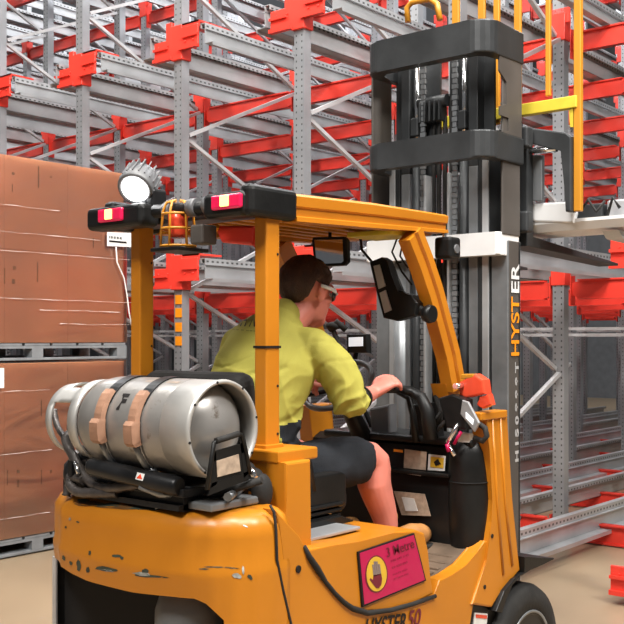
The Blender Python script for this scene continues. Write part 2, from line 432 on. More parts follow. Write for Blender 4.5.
def glint_folds(t, fs):  # pale ridges where the film catches light; the glints are put into their colour
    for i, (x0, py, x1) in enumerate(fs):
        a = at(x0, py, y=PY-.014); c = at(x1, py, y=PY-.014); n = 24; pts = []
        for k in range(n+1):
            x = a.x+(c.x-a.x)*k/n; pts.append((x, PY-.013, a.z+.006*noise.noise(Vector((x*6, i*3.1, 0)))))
        b = MB(); b.tube(pts, [.0005+.0042*abs(noise.noise(Vector((p[0]*5, i*7.7, 2)))) for p in pts], 6); obj('film_glint_fold', b, 'filmglint', parent=t)
def shiplab(t):
    q = RP; y = PY-.03
    c = [at(107, 232, y=y), at(131, 233, y=y), at(131, 247, y=y), at(107, 246, y=y)]
    b = MB(); b.prism([(p.x, p.z) for p in c], 'y', y-.002, y); o = obj('shipping_label', b, 'paper', parent=t, label='white label with rows of printed bars')
    b = MB(); x0, x1, z0, z1 = c[0].x, c[1].x, c[2].z, c[0].z
    for i in range(9): b.box(x0+.02+i*.016, x0+.026+i*.016+.004*(i % 2), y-.004, y-.0021, z0+.055, z1-.03)
    b.box(x0+.02, x1-.05, y-.004, y-.0021, z0+.025, z0+.04)
    obj('printed_bars', b, 'ink', parent=o)
    b = MB(); pts = [at(px, py, y=y) for px, py in ((116, 247), (117, 262), (124, 278), (127, 295), (129, 312), (132, 328))]
    b.tube(pts, .006, 6); obj('film_tail', b, 'paper', parent=t, label='white twisted tail of film')
    marks(t, [(38, 166, 1.2, 22), (37, 262, 1.2, 20), (4, 268, 1.2, 16), (93, 238, .8, 10), (12, 172, 2.6, 3), (12, 184, .8, 8), (50, 176, 1.8, 2), (13, 266, 3, 4), (12, 279, 3, 5)])
    glint_folds(t, [(0, 204, 60), (0, 250, 130), (0, 298, 132), (60, 324, 132), (0, 231, 100), (40, 310, 120)])
def shiplab2(t):
    y = PY-.03; c = [at(0, 368, y=y), at(4, 368, y=y), at(4, 388, y=y), at(0, 387, y=y)]
    b = MB(); b.box(c[0].x-.12, c[1].x, y-.002, y, c[2].z, c[0].z); obj('shipping_label', b, 'paper', parent=t)
    marks(t, [(7, 470, 1, 15), (41, 470, 1, 14), (17, 470, 2.6, 3), (17, 480, 2.2, 7), (50, 470, 2, 3), (41, 400, 1, 16)])
    glint_folds(t, [(0, 392, 50), (0, 455, 52), (0, 520, 50)])
pallet(PX0, PX1, PY, PY+1.1, .012, 'grey pallet on the floor beneath the lower wrapped carton load')
load(PX0, PX1, PY, PY+1.1, .145, 1.47, 'lower load of orange-brown cartons in clear film, standing on the floor pallet', 3, 1, shiplab2)
pallet(PX0, PX1, PY, PY+1.1, 1.48, 'grey pallet sandwiched between the two wrapped carton loads')
load(PX0, PX1, PY, PY+1.1, 1.613, 3.03, 'upper load of orange-brown cartons in clear film, top of the stack', 3, 2, shiplab)
# ---------------------------------------------------------------- forklift
FL = thing('forklift', (.5, .315, 0), 'orange-yellow counterbalance forklift with raised dark mast, carrying a gas cylinder at the rear', 'forklift')
def P(name, mb, m, parent=None, label=None, **k): return obj(name, mb, m, parent=parent or FL, label=label, **k)
Y0, Y1, YC = -.2, .83, .315
# counterweight
half = [(-.12, -.2), (-.19, -.198), (-.25, -.185), (-.31, -.15), (-.355, -.10), (-.39, -.03), (-.412, .06), (-.424, .14), (-.43, .22), (-.432, YC)]
out = half+[(x+(.02 if x > -.4 else 0), 2*YC-y-.02*(1 if 2*YC-y > .6 else 0)) for x, y in half[-2::-1]]
def inset(p, d):
    c = Vector((-.02, YC)); v = Vector(p)-c; s = Vector((abs(p[0]+.02), abs(p[1]-YC)))
    n = v.normalized(); q = Vector(p)-n*d
    if p[0] > -.13: q.x = -.12
    return q
low = [(-.30, .80), (.83, .835), (.78, .85), (.70, .875), (.60, .88), (.50, .865), (.40, .855), (.18, .853), (.039, .860), (-.05, .862), (-.09, .845), (-.125, .80), (-.135, .70), (-.15, .30), (-.3, .30)]
low = sorted(low[1:]); 
def zlow(x, y):
    for (a, za), (b_, zb) in zip(low, low[1:]):
        if a <= y <= b_: return za+(zb-za)*(y-a)/(b_-a) if b_ > a else za
    return .835 if y > .7 else .30
from_x = lambda p: p
# refine outline
fine = []
for a, c in zip(out, out[1:]):
    for k in range(4): fine.append((a[0]+(c[0]-a[0])*k/4, a[1]+(c[1]-a[1])*k/4))
fine.append(out[-1])
rows = []
for z, d in ((1.122, .085), (1.115, .045), (1.10, .018), (1.075, .002), (1.04, 0), (.962, 0), (.945, -.005), (.925, -.005)):
    rows.append([Vector((inset(p, d).x, inset(p, d).y, z - .012*max(0, (p[1]-.3)) )) for p in fine])
for j in range(1, 7):
    rows.append([Vector((inset(p, -.005+.006*j/6).x, inset(p, -.005+.006*j/6).y, .925+(zlow(*p)-.925)*j/6)) for p in fine])
b = MB(); b.loft(rows, True, False)
V = [b.bm.verts.new(v) for v in rows[0]]; b.bm.faces.new(V)
# underside lip, folded inwards
L1 = rows[-1]; L2 = [Vector((v.x+.05 if v.x < -.14 else v.x, v.y+(.03 if v.y < YC else -.03), v.z+.004)) for v in L1]
A = [b.bm.verts.new(v) for v in L1]; B = [b.bm.verts.new(v) for v in L2]
for i in range(len(A)-1): b.bm.faces.new((A[i], A[i+1], B[i+1], B[i]))
CWT = P('counterweight', b, 'yellow')
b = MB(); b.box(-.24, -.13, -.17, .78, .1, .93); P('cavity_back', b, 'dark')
b = MB(); b.lathe([(.13, .05), (.13, .60), (.125, .78), (.10, .86), (.05, .89)], (-.24, .10, 0), 'z', 28); P('hub_casting', b, 'casting')
b = MB(); b.ell((-.33, .36, .85), (.02, .03, .03)); P('tow_boss', b, 'casting')
b = MB(); b.box(-.27, -.13, .785, .806, .1, .85, .004); P('mudguard', b, 'blackm')
b = MB(); b.box(-.29, -.283, .765, .785, .1, .86); P('edge_strip', b, 'galvl')
# scrapes: thin patches that follow the counterweight
def bvh_of(objs):
    vs, fs = [], []
    for o in objs:
        w = wloc(o); off = len(vs)
        vs += [v.co+w for v in o.data.vertices]; fs += [[off+i for i in p.vertices] for p in o.data.polygons]
    return BVHTree.FromPolygons(vs, fs)
bv = bvh_of([CWT])
def onsurf(px, py, bv, eps=.0012):
    d = (at(px, py, z=-50)-CAM) if py > CY else (at(px, py, z=50)-CAM)
    d.normalize(); h = bv.ray_cast(CAM, d)
    return (h[0]+h[1]*(eps if h[1].dot(d) < 0 else -eps)) if h[0] is not None else None
def scrape(cx, cy, w, h, seed, m, slope=0):
    rnd = random.Random(seed); pts = []
    n = 14
    for i in range(n):
        a = 2*PI*i/n; r = .65+.45*rnd.random(); x = cx+w*r*math.cos(a); p = onsurf(x, cy+h*r*math.sin(a)+slope*(x-cx), bv)
        if p is None: return
        pts.append(p)
    c = onsurf(cx, cy, bv); b = MB(); cvt = b.bm.verts.new(c); V = [b.bm.verts.new(p) for p in pts]
    for i in range(n): b.bm.faces.new((cvt, V[i], V[(i+1) % n]))
    P('paint_scrape', b, m, CWT)
for i, (cx, cy, w, h, m, s) in enumerate([(106, 569, 12, 2.6, 'scrape', .12), (107, 570.5, 8, 1.2, 'scrapel', .12), (150, 576, 18, 1.6, 'scrape', .08), (142, 574, 10, 2, 'scrapel', .1), (146, 571, 4, 3, 'scrape', 0),
        (79, 565, 2.5, 6, 'scrape', 0), (88, 570, 2, 3.5, 'scrape', 0), (71, 563, 2, 2.5, 'scrape', .5), (64, 558, 1.8, 3, 'scrape', .6), (90, 553, 1.6, 3, 'scrape', 0), (117, 556, 6, 1.6, 'scrape', .1), (122, 558, 2, 2, 'scrape', 0),
        (237, 576, 5, 3.2, 'scrapel', .1), (243, 570, 1.4, 5, 'scrapel', 0), (250, 577, 3, 2.6, 'scrape', .4), (232, 568, 8, .6, 'scrape', .1), (214, 567, 12, .7, 'scrape', .03), (70, 519, 1.3, 1.6, 'scrapel', 0), (78, 522, 2, 1, 'scrape', .3), (245, 526, 3, 1, 'scrapel', .4), (204, 569, 5, .8, 'scrape', 0), (66, 527, 1.2, 1.5, 'scrape', 0)]):
    scrape(cx, cy, w, h, i, m, s)
# stains on top of the counterweight
for i, (cx, cy, w, h) in enumerate([(130, 507, 34, 3), (190, 506, 30, 3.2), (90, 504, 16, 2.5), (225, 503, 26, 4)]): scrape(cx, cy, w, h, 90+i, 'grime', 0)
for i, (cx, cy, w, h) in enumerate([(108, 505, 16, 2.2), (150, 508, 22, 2.6), (185, 508, 9, 2), (214, 503, 14, 2.5), (238, 500, 10, 2), (84, 501, 8, 2)]): scrape(cx, cy, w, h, 50+i, 'scrape', 0)
# body frame, right side
def inv(y, pts): return SP(pts, y)
lip = [(304, 546), (308, 556), (316, 568), (325, 582), (334, 593), (343, 602), (352, 608.5), (367, 613), (390, 610), (412, 604), (434.6, 596)]
frame = SP([(276, 510), (300, 536), (304, 546)], Y0)+SP([(a, c+1.5) for a, c in lip[1:]], Y0)
frame += SP([(440, 580)], Y0)
frame += SP([(452, 575), (466, 567), (478, 553), (485, 541), (489, 541), (485, 560), (474, 604)], Y0)
frame += [(.98, .56), (.95, .42), (.30, .28), (-.108, .28), (-.112, .755), (-.15, 1.0)]
b = MB(); b.prism(frame, 'y', Y0, Y0+.06, .006); P('side_frame', b, 'yellow')
b = MB(); b.prism([(x, z) for x, z in frame if True], 'y', Y1-.06, Y1, .006); P('side_frame', b, 'yellow')
b = MB(); b.lathe([(.012, 0), (.012, .004)], (at(298, 569, y=Y0).x, Y0-.004, at(298, 569, y=Y0).z), 'y', 14); P('bolt_hole', b, 'ink')
b = MB(); b.box(-.12, 1.0, Y0+.06, Y1-.06, .2, .66); P('chassis', b, 'dark')
# hood with the operator's deck
hp = SP([(304, 546), (302, 538), (318, 528), (356, 517.5), (388, 520), (404, 525), (414, 531), (419, 541), (427, 566), (434.6, 592.5)], Y0)
side = SP([(304, 546), (313, 544), (345, 540), (357, 548), (414, 530), (419, 538), (427, 566), (434.6, 592.5)], Y0)
hood_prof = [(-.03, .975), (.10, .965), (.25, .955), (.45, .955), (.60, .945), (.655, .925), (.675, .86)]+SP([(434.6, 594.5)], Y0)+[(x, z) for x, z in SP([(a, c-.5) for a, c in lip[1:-1]], Y0)][::-1]
b = MB(); b.prism(hood_prof, 'y', Y0+.004, Y1-.004, .010, seg=3); HD = P('hood', b, 'yellow')
for p in HD.data.polygons: p.use_smooth = False
b = MB(); pts = [Vector((x, Y0-.003, z)) for x, z in SP(lip, Y0)]; b.tube(pts, [.006, .010, .012, .008, .008, .009, .010, .010, .009, .009, .008], 8); P('rubber_lip', b, 'rubber')
b = MB(); b.box(.02, .40, -.09, .60, .962, .974, .003); P('seat_rail_plate', b, 'galv')
# seam shadow between counterweight and frame, put in as a dark tube
b = MB(); b.tube([at(270, 505, y=-.19), at(274, 512, y=-.203), at(276, 530, y=-.203), at(277, 560, y=-.203), at(283, 590, y=-.203), at(291, 624, y=-.203), at(296, 650, y=-.203)], .005, 6); P('seam_shade_strip', b, 'rubber')
# hazard sticker (flat thing stuck on the hood side)
ys = Y0-.0005
tl, tr, br, bl = [at(*p, y=ys) for p in ((357.5, 552), (413.5, 533), (425.5, 580.5), (362, 607))]
def stk(u, v, e=0):
    p = tl.lerp(tr, u).lerp(bl.lerp(br, u), v); return Vector((p.x, ys-e, p.z))
b = MB(); V = [stk(0, 0), stk(1, 0), stk(1, 1), stk(0, 1)]; b.prism([(p.x, p.z) for p in V], 'y', ys-.0035, ys+.004)
ST = P('warning_sticker', b, 'ink', HD, label='magenta warning sticker with a raised hand')
b = MB(); b.prism([(stk(u, v).x, stk(u, v).z) for u, v in ((.02, .025), (.98, .03), (.98, .97), (.025, .965))], 'y', ys-.0045, ys-.003); P0_ = obj('field', b, 'magenta', parent=HD)
def disc(cu, cv, ru, rv, e, n=28): return [(stk(cu+ru*math.cos(2*PI*i/n), cv+rv*math.sin(2*PI*i/n)).x, stk(cu+ru*math.cos(2*PI*i/n), cv+rv*math.sin(2*PI*i/n)).z) for i in range(n)]
b = MB(); b.prism(disc(.245, .50, .178, .345, 0), 'y', ys-.0055, ys-.004); obj('ring', b, 'maroon', parent=HD)
b = MB(); b.prism(disc(.245, .50, .158, .32, 0), 'y', ys-.0065, ys-.005); obj('disc', b, 'signy', parent=HD)
def shp(pts, m, nm, e=.0075):
    b = MB(); b.prism([(stk(u, v).x, stk(u, v).z) for u, v in pts], 'y', ys-e, ys-.006); obj(nm, b, m, parent=HD)
shp([(.19, .50), (.31, .52), (.315, .62), (.29, .72), (.25, .77), (.21, .75), (.17, .66), (.125, .55), (.14, .53), (.175, .58)], 'maroon', 'hand_palm')
for u0, v0, w in ((.188, .30, .026), (.218, .255, .028), (.250, .27, .028), (.283, .33, .026)): shp([(u0, v0), (u0+w, v0+.005), (u0+w, .53), (u0, .52)], 'greyink', 'hand_finger')
def smap(u0, v0, su, sv): return lambda x, y: stk(u0+x*su, v0-y*sv, .0065)
b = MB(); place_text(b, '3 Metre', 1, (0, 0, 0), (1, 0, 0), (0, 1, 0), bold=.006, mapf=smap(.44, .27, .155, .26)); obj('sticker_text', b, 'maroon', parent=HD)
b = MB()
for tx, v, s in (('=== === = ==', .40, .052), ('== === ===', .53, .052), ('=== == ====', .655, .042), ('== ==== ===', .745, .042)): place_text(b, tx, 1, (0, 0, 0), (1, 0, 0), (0, 1, 0), mapf=smap(.49, v, s*1.02, .10 if v < .6 else .075))
obj('sticker_small_text', b, 'maroon', parent=HD)
# model lettering under the hood lip
o1 = at(364, 637, y=Y0-.004); o2 = at(407, 628, y=Y0-.004); e2 = at(430, 622, y=Y0-.004)
d = (e2-o2); d.y = 0
b = MB(); place_text(b, 'HYSTER', .085, o1, at(407, 629, y=Y0-.004)-o1, (0, 0, 1), bold=.0015, shear=.25, width=(o2-o1).length-.005); P('model_lettering', b, 'ink')
b = MB(); place_text(b, '50', .085, o2, d, (0, 0, 1), bold=.0015, shear=.25); P('model_number', b, 'maroon')
# floor step
b = MB(); b.prism([(.60, .70), (.74, .715), (.86, .735), (1.0, .775), (1.06, .80), (1.06, .70), (.60, .66)], 'y', Y0+.06, Y1-.06); P('floor_plate', b, 'rubbermat')
b = MB()
for i in range(6):
    x = .70+i*.055; z = .715+ (i*.055)**2*.55
    b.box(x, x+.03, Y0+.08, .6, z+.002, z+.016, .004)
P('mat_ribs', b, 'rubbermat')
# lower sill black
b = MB(); b.prism(SP([(440, 612), (469, 605), (490, 607), (497, 593), (503, 600), (500, 640), (440, 650)], Y0+.01), 'y', Y0+.012, Y0+.2); P('sill_panel', b, 'black')
b = MB(); c = [at(476, 613, y=Y0), at(489, 614, y=Y0), at(488, 626, y=Y0), at(475, 626, y=Y0)]; b.prism([(p.x, p.z) for p in c], 'y', Y0+.006, Y0+.011); P('sill_label', b, 'paper', label='small white label with a red band')
c = [at(477, 614.5, y=Y0), at(488, 615.5, y=Y0), at(488, 619, y=Y0), at(477, 618, y=Y0)]; b = MB(); b.prism([(p.x, p.z) for p in c], 'y', Y0+.004, Y0+.0062); P('label_band', b, 'lampr')
# front post foot (yellow column by the wheel)
fp = SP([(484, 416), (505, 412), (509.7, 500), (517.8, 570), (511, 574), (502, 583), (496, 592), (489.5, 607), (470, 604), (485, 560), (489, 522), (490.7, 500), (487, 450)], Y0)
for yy, nm in ((Y0-.012, 'front_column'), (Y1-.11, 'front_column')):
    b = MB(); b.prism(fp, 'y', yy, yy+.075, .008)
    if yy < 0:
        for l in ([(492, 418), (497, 500), (503, 575)], [(500, 418), (505, 500), (512, 566)]):
            b.tube([at(*p, y=yy-.001) for p in l], .007, 6)
    fc = P(nm, b, 'yellow')
    b = MB()
    x0, x1 = at(479, 414, y=yy).x, at(505, 414, y=yy).x; z = at(490, 414, y=yy).z
    b.box(x0, x1+.005, yy-.010, yy+.055, z-.022, z+.010, .005); P('column_cap', b, 'yellow', fc)
b = MB()
for p in ((492, 536), (484.5, 587)): q = at(*p, y=Y0-.012); b.lathe([(.009, -.003), (.009, .003)], (q.x, q.y, q.z), 'y', 12)
P('column_bolt', b, 'ink')
# wheels
def wheel(x, y0, y1, r, nm='wheel', m='rubber'):
    o = None; w = y1-y0
    b = MB(); b.lathe([(r*.62, 0), (r*.80, -.0), (r*.95, .012), (r, .04), (r, w-.04), (r*.95, w-.012), (r*.8, w), (r*.62, w), (r*.6, w*.5)], (x, y0, r), 'y', 48, closed=True); t = P(nm, b, m)
    b = MB(); b.lathe([(r*.63, .006), (r*.60, .0), (r*.56, .004), (r*.52, .05), (r*.30, .07), (r*.28, .03), (r*.12, .025), (.0001, .02)], (x, y0, r), 'y', 36); P('rim', b, 'blackm', t)
    b = MB(); b.lathe([(r*.64, .003), (r*.635, -.003), (r*.60, -.003), (r*.595, .003)], (x, y0, r), 'y', 40, closed=True); P('rim_ring', b, 'mastg', t)
    b = MB()
    for k in range(8): a = 2*PI*k/8; b.lathe([(.012, .02), (.012, .05), (.006, .055)] if False else [(.011, .045), (.011, .07)], (x+r*.38*math.cos(a), y0-.02, r+r*.38*math.sin(a)), 'y', 8)
    P('wheel_nut', b, 'grey', t)
wheel(1.405, -.235, -.03, .298); wheel(1.405, .66, .865, .298); wheel(-.02, .02, .2, .22, 'rear_wheel'); wheel(-.02, .45, .63, .22, 'rear_wheel')
# front fender
arc = [(496, 612), (500, 596), (506, 583), (514, 574), (524, 569), (536, 564), (548, 558.5)]
arci = [(548, 557), (536, 557), (521.5, 556), (518, 556), (518.5, 572), (508, 578), (498, 590), (490, 610)]
b = MB(); b.prism(SP(arc+arci, Y0), 'y', Y0-.03, Y0+.16, .004); P('front_fender', b, 'black')
# cowl and dashboard
b = MB(); b.prism([(1.10, .76), (1.06, .80), (1.08, 1.02), (1.11, 1.19), (1.16, 1.215), (1.34, 1.20), (1.34, .66), (1.10, .66)], 'y', -.08, Y1-.1, .015); CW_ = P('dashboard', b, 'black')
b = MB()
rg = []
for z, s in ((.74, .8), (.80, .95), (.95, 1), (1.10, 1), (1.18, .93), (1.225, .75), (1.24, .4)):
    rg.append([Vector((1.13+.085*s*math.cos(a)*(1.1), -.105+.085*s*math.sin(a), z)) for a in [2*PI*i/24 for i in range(24)]])
b.loft(rg); P('side_pod', b, 'black')
b = MB(); b.tube([Vector((1.13+.0945*math.cos(a), -.105+.086*math.sin(a), 1.06)) for a in [2*PI*i/24 for i in range(24)]], .003, 6, closed=True); P('pod_seam', b, 'dark')
def onx(name, pts, x, m, t=.003, parent=None, label=None, e=0):
    b = MB(); b.prism(RP(pts, x), 'x', x-t-e, x-e); return P(name, b, m, parent or CW_, label=label)
onx('data_plate', [(405, 449), (427, 452), (426, 470), (404, 468)], 1.075, 'brownlab', label='worn brownish data plate')
onx('caution_label', [(429, 454), (446, 456), (445, 471), (428, 470)], 1.074, 'paper', label='small yellow and white caution label')
onx('caution_picture', [(431, 456.5), (444, 458), (443.5, 468), (430.5, 467)], 1.0705, 'signy')
onx('caution_mark', [(434, 462), (438, 459), (441, 464), (436, 466)], 1.067, 'ink')
onx('trim_strip', [(396, 469.5), (421, 473.5), (421, 476), (396, 472)], 1.07, 'paper')
onx('amber_tag', [(394, 449), (403, 450), (403, 452.5), (394, 451.5)], 1.075, 'orange')
onx('instruction_label', [(394, 491), (425, 494), (431, 516), (402, 515)], 1.055, 'brownlab', label='silver-brown instruction label')
onx('instruction_text', [(402, 497), (414, 498.5), (418, 511), (406, 511)], 1.0515, 'paper')
b = MB(); b.box(1.04, 1.10, -.06, .42, 1.075, 1.09, .004); P('dash_ledge', b, 'black')
b = MB(); b.box(1.06, 1.34, -.16, .62, 1.205, 1.235, .01); P('dash_top', b, 'black')
# column shroud and levers
b = MB()
def leverpts(l, x): return [at(*p, x=x) for p in l]
b.tube([at(386, 389, y=.07), at(398, 389, x=.92)]+leverpts([(410, 391), (421, 397), (427, 410), (431, 440)], 1.0), [.016, .018, .02, .024, .028, .032], 10); P('control_lever', b, 'black')
b = MB(); b.tube(leverpts([(398, 392), (409, 398), (413, 415), (416, 442)], 1.03), [.012, .014, .015, .016], 8); P('control_lever', b, 'black')
b = MB(); b.ell(at(388, 388, y=.07), (.035, .022, .016), Matrix.Rotation(.3, 4, 'Z')); P('lever_knob', b, 'black')
b = MB(); b.prism(RP([(415, 404), (436, 402), (441, 443), (410, 443)], 1.12), 'x', 1.1, 1.16, .01); P('column_shroud', b, 'black')
b = MB(); b.prism(RP([(372, 408), (392, 404), (393, 442), (374, 442)], 1.16), 'x', 1.14, 1.2, .01); P('valve_block', b, 'grey')
# steering wheel
SWC = at(338, 385, x=.90)
sw = Matrix.Translation(SWC) @ Matrix.Rotation(math.radians(-38), 4, 'Y')
ring = [sw @ Vector((.155*math.cos(a), .155*math.sin(a), 0)) for a in [2*PI*i/36 for i in range(36)]]
b = MB(); b.tube(ring, .013, 8, closed=True); SWO = P('steering_wheel', b, 'grey')
b = MB()
for a in (0, 2.1, 4.2): b.tube([sw @ Vector((0, 0, -.02)), sw @ Vector((.15*math.cos(a), .15*math.sin(a), 0))], .010, 6)
b.ell(sw @ Vector((0, 0, -.01)), (.04, .04, .025)); P('wheel_spokes', b, 'black', SWO)
b = MB(); b.tube([sw @ Vector((0, 0, -.02)), (1.12, .40, 1.14)], [.03, .05], 12); P('steering_column', b, 'black')
# seat
b = MB(); b.box(.05, .56, .08, .56, .99, 1.085, .035, seg=4); P('seat_cushion', b, 'rubber')
b = MB(); mt = Matrix.Translation((.10, 0, 1.04)) @ Matrix.Rotation(math.radians(-10), 4, 'Y'); b.box(-.06, .04, .09, .60, 0, .50, .045, mtx=mt, seg=4); P('seat_backrest', b, 'rubber')
b = MB()
for i in range(4): b.box(.04+i*.012, .50-i*.02, .02, .60, .965+i*.007, .972+i*.007)
for i in range(3): b.box(.02, .46, .045-.006*i, .06, .985+i*.022, .999+i*.022, .004)
P('seat_suspension', b, 'black')
b = MB(); b.box(.16, .50, .045, .085, 1.02, 1.16, .018, seg=4); b.tube([(.30, .07, 1.10), (.27, .06, 1.20), (.24, .07, 1.27)], [.03, .025, .02], 10); P('hip_restraint', b, 'black')
# rear pillars and their bases
def pillar(y, nm):
    b = MB(); b.box(-.034, .034, y-.027, y+.027, 1.28, 2.10, .006); p = P(nm, b, 'yellow')
    for z in (1.33, 1.49, 1.62, 1.93): P('pillar_hole', MB().lathe([(.0045, -.002), (.0045, .002)], (.022, y-.027, z), 'y', 8), 'ink', p)
    return p
PR = pillar(0, 'rear_pillar'); PL = pillar(.63, 'rear_pillar')
for z in (1.62, 2.055):
    b = MB(); b.box(-.037, .037, -.030, .030, z-.004, z+.004); P('cable_tie', b, 'ink', PR)
for y, s in ((0, 1), (.63, -1)):
    b = MB(); b.prism([(-.075, -.115), (.125, -.115), (.125, .04), (-.075, .045)] if s > 0 else [(-.075, .60), (.125, .59), (.125, .745), (-.075, .745)], 'z', 1.245, 1.285, .006); P('pillar_flange', b, 'yellow')
    b = MB(); ya, yb = (-.165, .02) if s > 0 else (.61, .795)
    b.prism([(-.07, 1.25), (.055, 1.25), (.055, .98), (.05, .9), (-.09, .9), (-.07, 1.10)], 'y', min(ya, yb)+.02 if s > 0 else ya, yb, .008); P('pillar_base', b, 'yellow')
    b = MB(); b.box(-.045, .045, y-.035, y+.035, 1.283, 1.297, .003); P('weld_collar', b, 'yellow')
# overhead guard
GZ = 2.155
def rail_g(y):
    b = MB(); a = Vector((.095, y, 2.105)); c = Vector((1.05, y, 2.125))
    prof = [(-.035, -.05), (-.035, -.035), (-.022, -.03), (-.022, -.004), (-.032, .002), (-.035, .035), (-.02, .045), (.03, .045), (.03, -.05)]
    sgn = 1 if y < .3 else -1
    rg = [[Vector((x, y+sgn*p[0], z+p[1]*(1 if i < 2 else .8))) for p in prof] for i, (x, z) in enumerate(((.095, 2.095), (.55, 2.11), (1.055, 2.122)))]
    b.loft(rg, False); P('guard_rail', b, 'yellow')
rail_g(-.015); rail_g(.64)
b = MB(); b.box(.98, 1.05, .02, .61, 2.075, 2.15, .01); P('guard_front_bar', b, 'yellow')
for i in range(7):
    b = MB(); y = .07+i*.082; b.box(.06, 1.0, y, y+.022, 2.085, 2.135, .004); P('guard_slat', b, 'yellow')
b = MB(); b.box(.10, .96, .02, .6, 2.136, 2.15); P('roof_sheet', b, 'dark')
b = MB(); b.box(.72, .92, .0, .22, 2.055, 2.075, .004); P('roof_box', b, 'ylight')
# front pillars, leaning forward
def fpil(y, s):
    pts = [(410, 234), (421, 262), (431, 292), (440, 325), (448, 355), (454, 388)]
    L = [at(*p, y=-.03) for p in pts]
    rg = []
    for i, p in enumerate(L):
        w = .048
        prof = [(-w, .03), (-w, -.025), (-w*.35, -.03), (-w*.2, -.018), (w*.1, -.018), (w*.25, -.03), (w, -.03), (w, .03)]
        a = L[max(0, i-1)]; c = L[min(len(L)-1, i+1)]; t = (c-a); nrm = Vector((-t.z, 0, t.x)).normalized()
        rg.append([Vector((p.x+nrm.x*q[0], y+s*q[1], p.z+nrm.z*q[0])) for q in prof])
    b = MB(); b.loft(rg, False); return P('front_pillar', b, 'yellow')
FP = fpil(-.03, 1); fpil(.66, -1)
b = MB(); b.prism(SP([(446, 384), (462, 384), (468, 400), (450, 400)], -.03), 'y', -.03, .05, .006); P('pillar_joint', b, 'yellow')
# clamps and handle on the front pillar
b = MB(); p0 = at(436, 318, y=-.08); b.tube([at(394, 292, y=.12), at(402, 294, y=.08), at(415, 305, y=.02), at(430, 318, y=-.04)], [.014, .016, .02, .022], 10); b.lathe([(.034, -.01), (.038, .01), (.03, .03)], at(431, 314, y=-.07), 'y', 20); P('swing_arm', b, 'black')
# rear lamp bar
b = MB(); b.tube([(-.12, .42, 2.095), (-.12, .10, 2.085)], .024, 14); LB = P('lamp_bar', b, 'black')
for x0, r in ((.36, .032), (.24, .032), (.16, .034)):
    b = MB(); b.tube([(-.12, x0, 2.093), (-.12, x0-.035, 2.092)], r, 14); P('bar_clamp', b, 'grey', LB)
def lamp(yc, w, z, lo):
    b = MB(); b.box(-.155, -.06, yc-w/2, yc+w/2, z-.045, z+.038, .02, seg=4); h = P('tail_lamp', b, 'black')
    b = MB(); b.box(-.168, -.15, yc-lo-.07, yc-lo+.065, z-.022, z+.026, .008, seg=3); l = P('lens', b, 'redlens', h)
    b = MB(); b.box(-.173, -.166, yc-lo-.02, yc-lo+.018, z-.014, z+.022, .003); P('amber_light', b, 'lampy', h)
lamp(.615, .31, 2.092, -.005); lamp(.06, .19, 2.09, .025)
b = MB(); b.box(-.14, .10, -.055, -.0, 2.045, 2.15, .02, seg=3); P('guard_corner', b, 'black')
b = MB(); b.box(-.14, .10, .63, .69, 2.045, 2.15, .02, seg=3); P('guard_corner', b, 'black')
b = MB(); b.box(-.05, .06, -.01, .64, 2.06, 2.10, .006); P('guard_rear_bar', b, 'blackm')
# work light
wc = at(137, 186, x=-.12); ax = (CAM-wc); ax = Vector((-.72, -.35, -.62)).normalized()
rotm = ax.to_track_quat('Z', 'Y').to_matrix().to_4x4(); rotm.translation = wc
def lathe_m(prof, mtx, n=32):
    b = MB(); b.lathe(prof, (0, 0, 0), 'z', n)
    for v in b.bm.verts: v.co = mtx @ v.co
    return b
wl = P('work_light', lathe_m([(.03, -.09), (.055, -.07), (.064, -.02), (.066, .02), (.060, .03), (.054, .025), (.0001, .01)], rotm), 'grey')
b = lathe_m([(.050, .024), (.040, .034), (.0001, .038)], rotm); P('lit_lens', b, 'lampw', wl)
b = MB()
for k in range(13):
    a = PI*(-.15+1.3*k/12); b.box(.055, .069, -.002, .002, -.08, .0, mtx=rotm @ Matrix.Rotation(a, 4, 'Z'))
P('cooling_fin', b, 'grey', wl)
b = MB(); b.tube([wc+Vector((.03, 0, -.05)), wc+Vector((.03, -.03, -.10))], .02, 8); b.box(wc.x+.02, wc.x+.09, wc.y-.06, wc.y-.02, wc.z-.1, wc.z-.01, .01); P('light_bracket', b, 'blackm', wl)
# beacon in its cage
bc = Vector((-.12, .305, 2.045))
b = MB(); b.lathe([(.03, -.05), (.034, -.04), (.034, .03), (.02, .045), (.0001, .05)], bc, 'z', 20); BE = P('warning_beacon', b, 'lampr')
b = MB()
for k in range(6):
    a = 2*PI*k/6+.3; c, s = math.cos(a), math.sin(a)
    b.tube([bc+Vector((c*.060, s*.060, -.085)), bc+Vector((c*.052, s*.052, .04)), bc+Vector((c*.04, s*.04, .07)), bc+Vector((c*.016, s*.016, .078))], .0045, 6)
for z, r in ((-.08, .060), (-.02, .056), (.03, .053)):
    b.tube([bc+Vector((r*math.cos(a), r*math.sin(a), z)) for a in [2*PI*i/24 for i in range(24)]], .0045, 6, closed=True)
P('beacon_cage', b, 'yellow2', BE)
b = MB(); b.box(bc.x-.07, bc.x+.08, bc.y-.07, bc.y+.065, bc.z-.10, bc.z-.087, .003); P('beacon_shelf', b, 'black')
b = MB(); b.box(-.15, -.08, .155, .215, 1.965, 2.03, .006); P('relay_box', b, 'mastp')
b = MB(); b.prism(RP([(217, 226), (259, 226), (256, 246), (225, 243)], .02), 'x', .0, .06, .01); P('red_spot_lamp', b, 'red')
b = MB(); q = at(215, 228, x=0); b.ell(q, (.015, .02, .015)); P('amber_marker', b, 'orange')
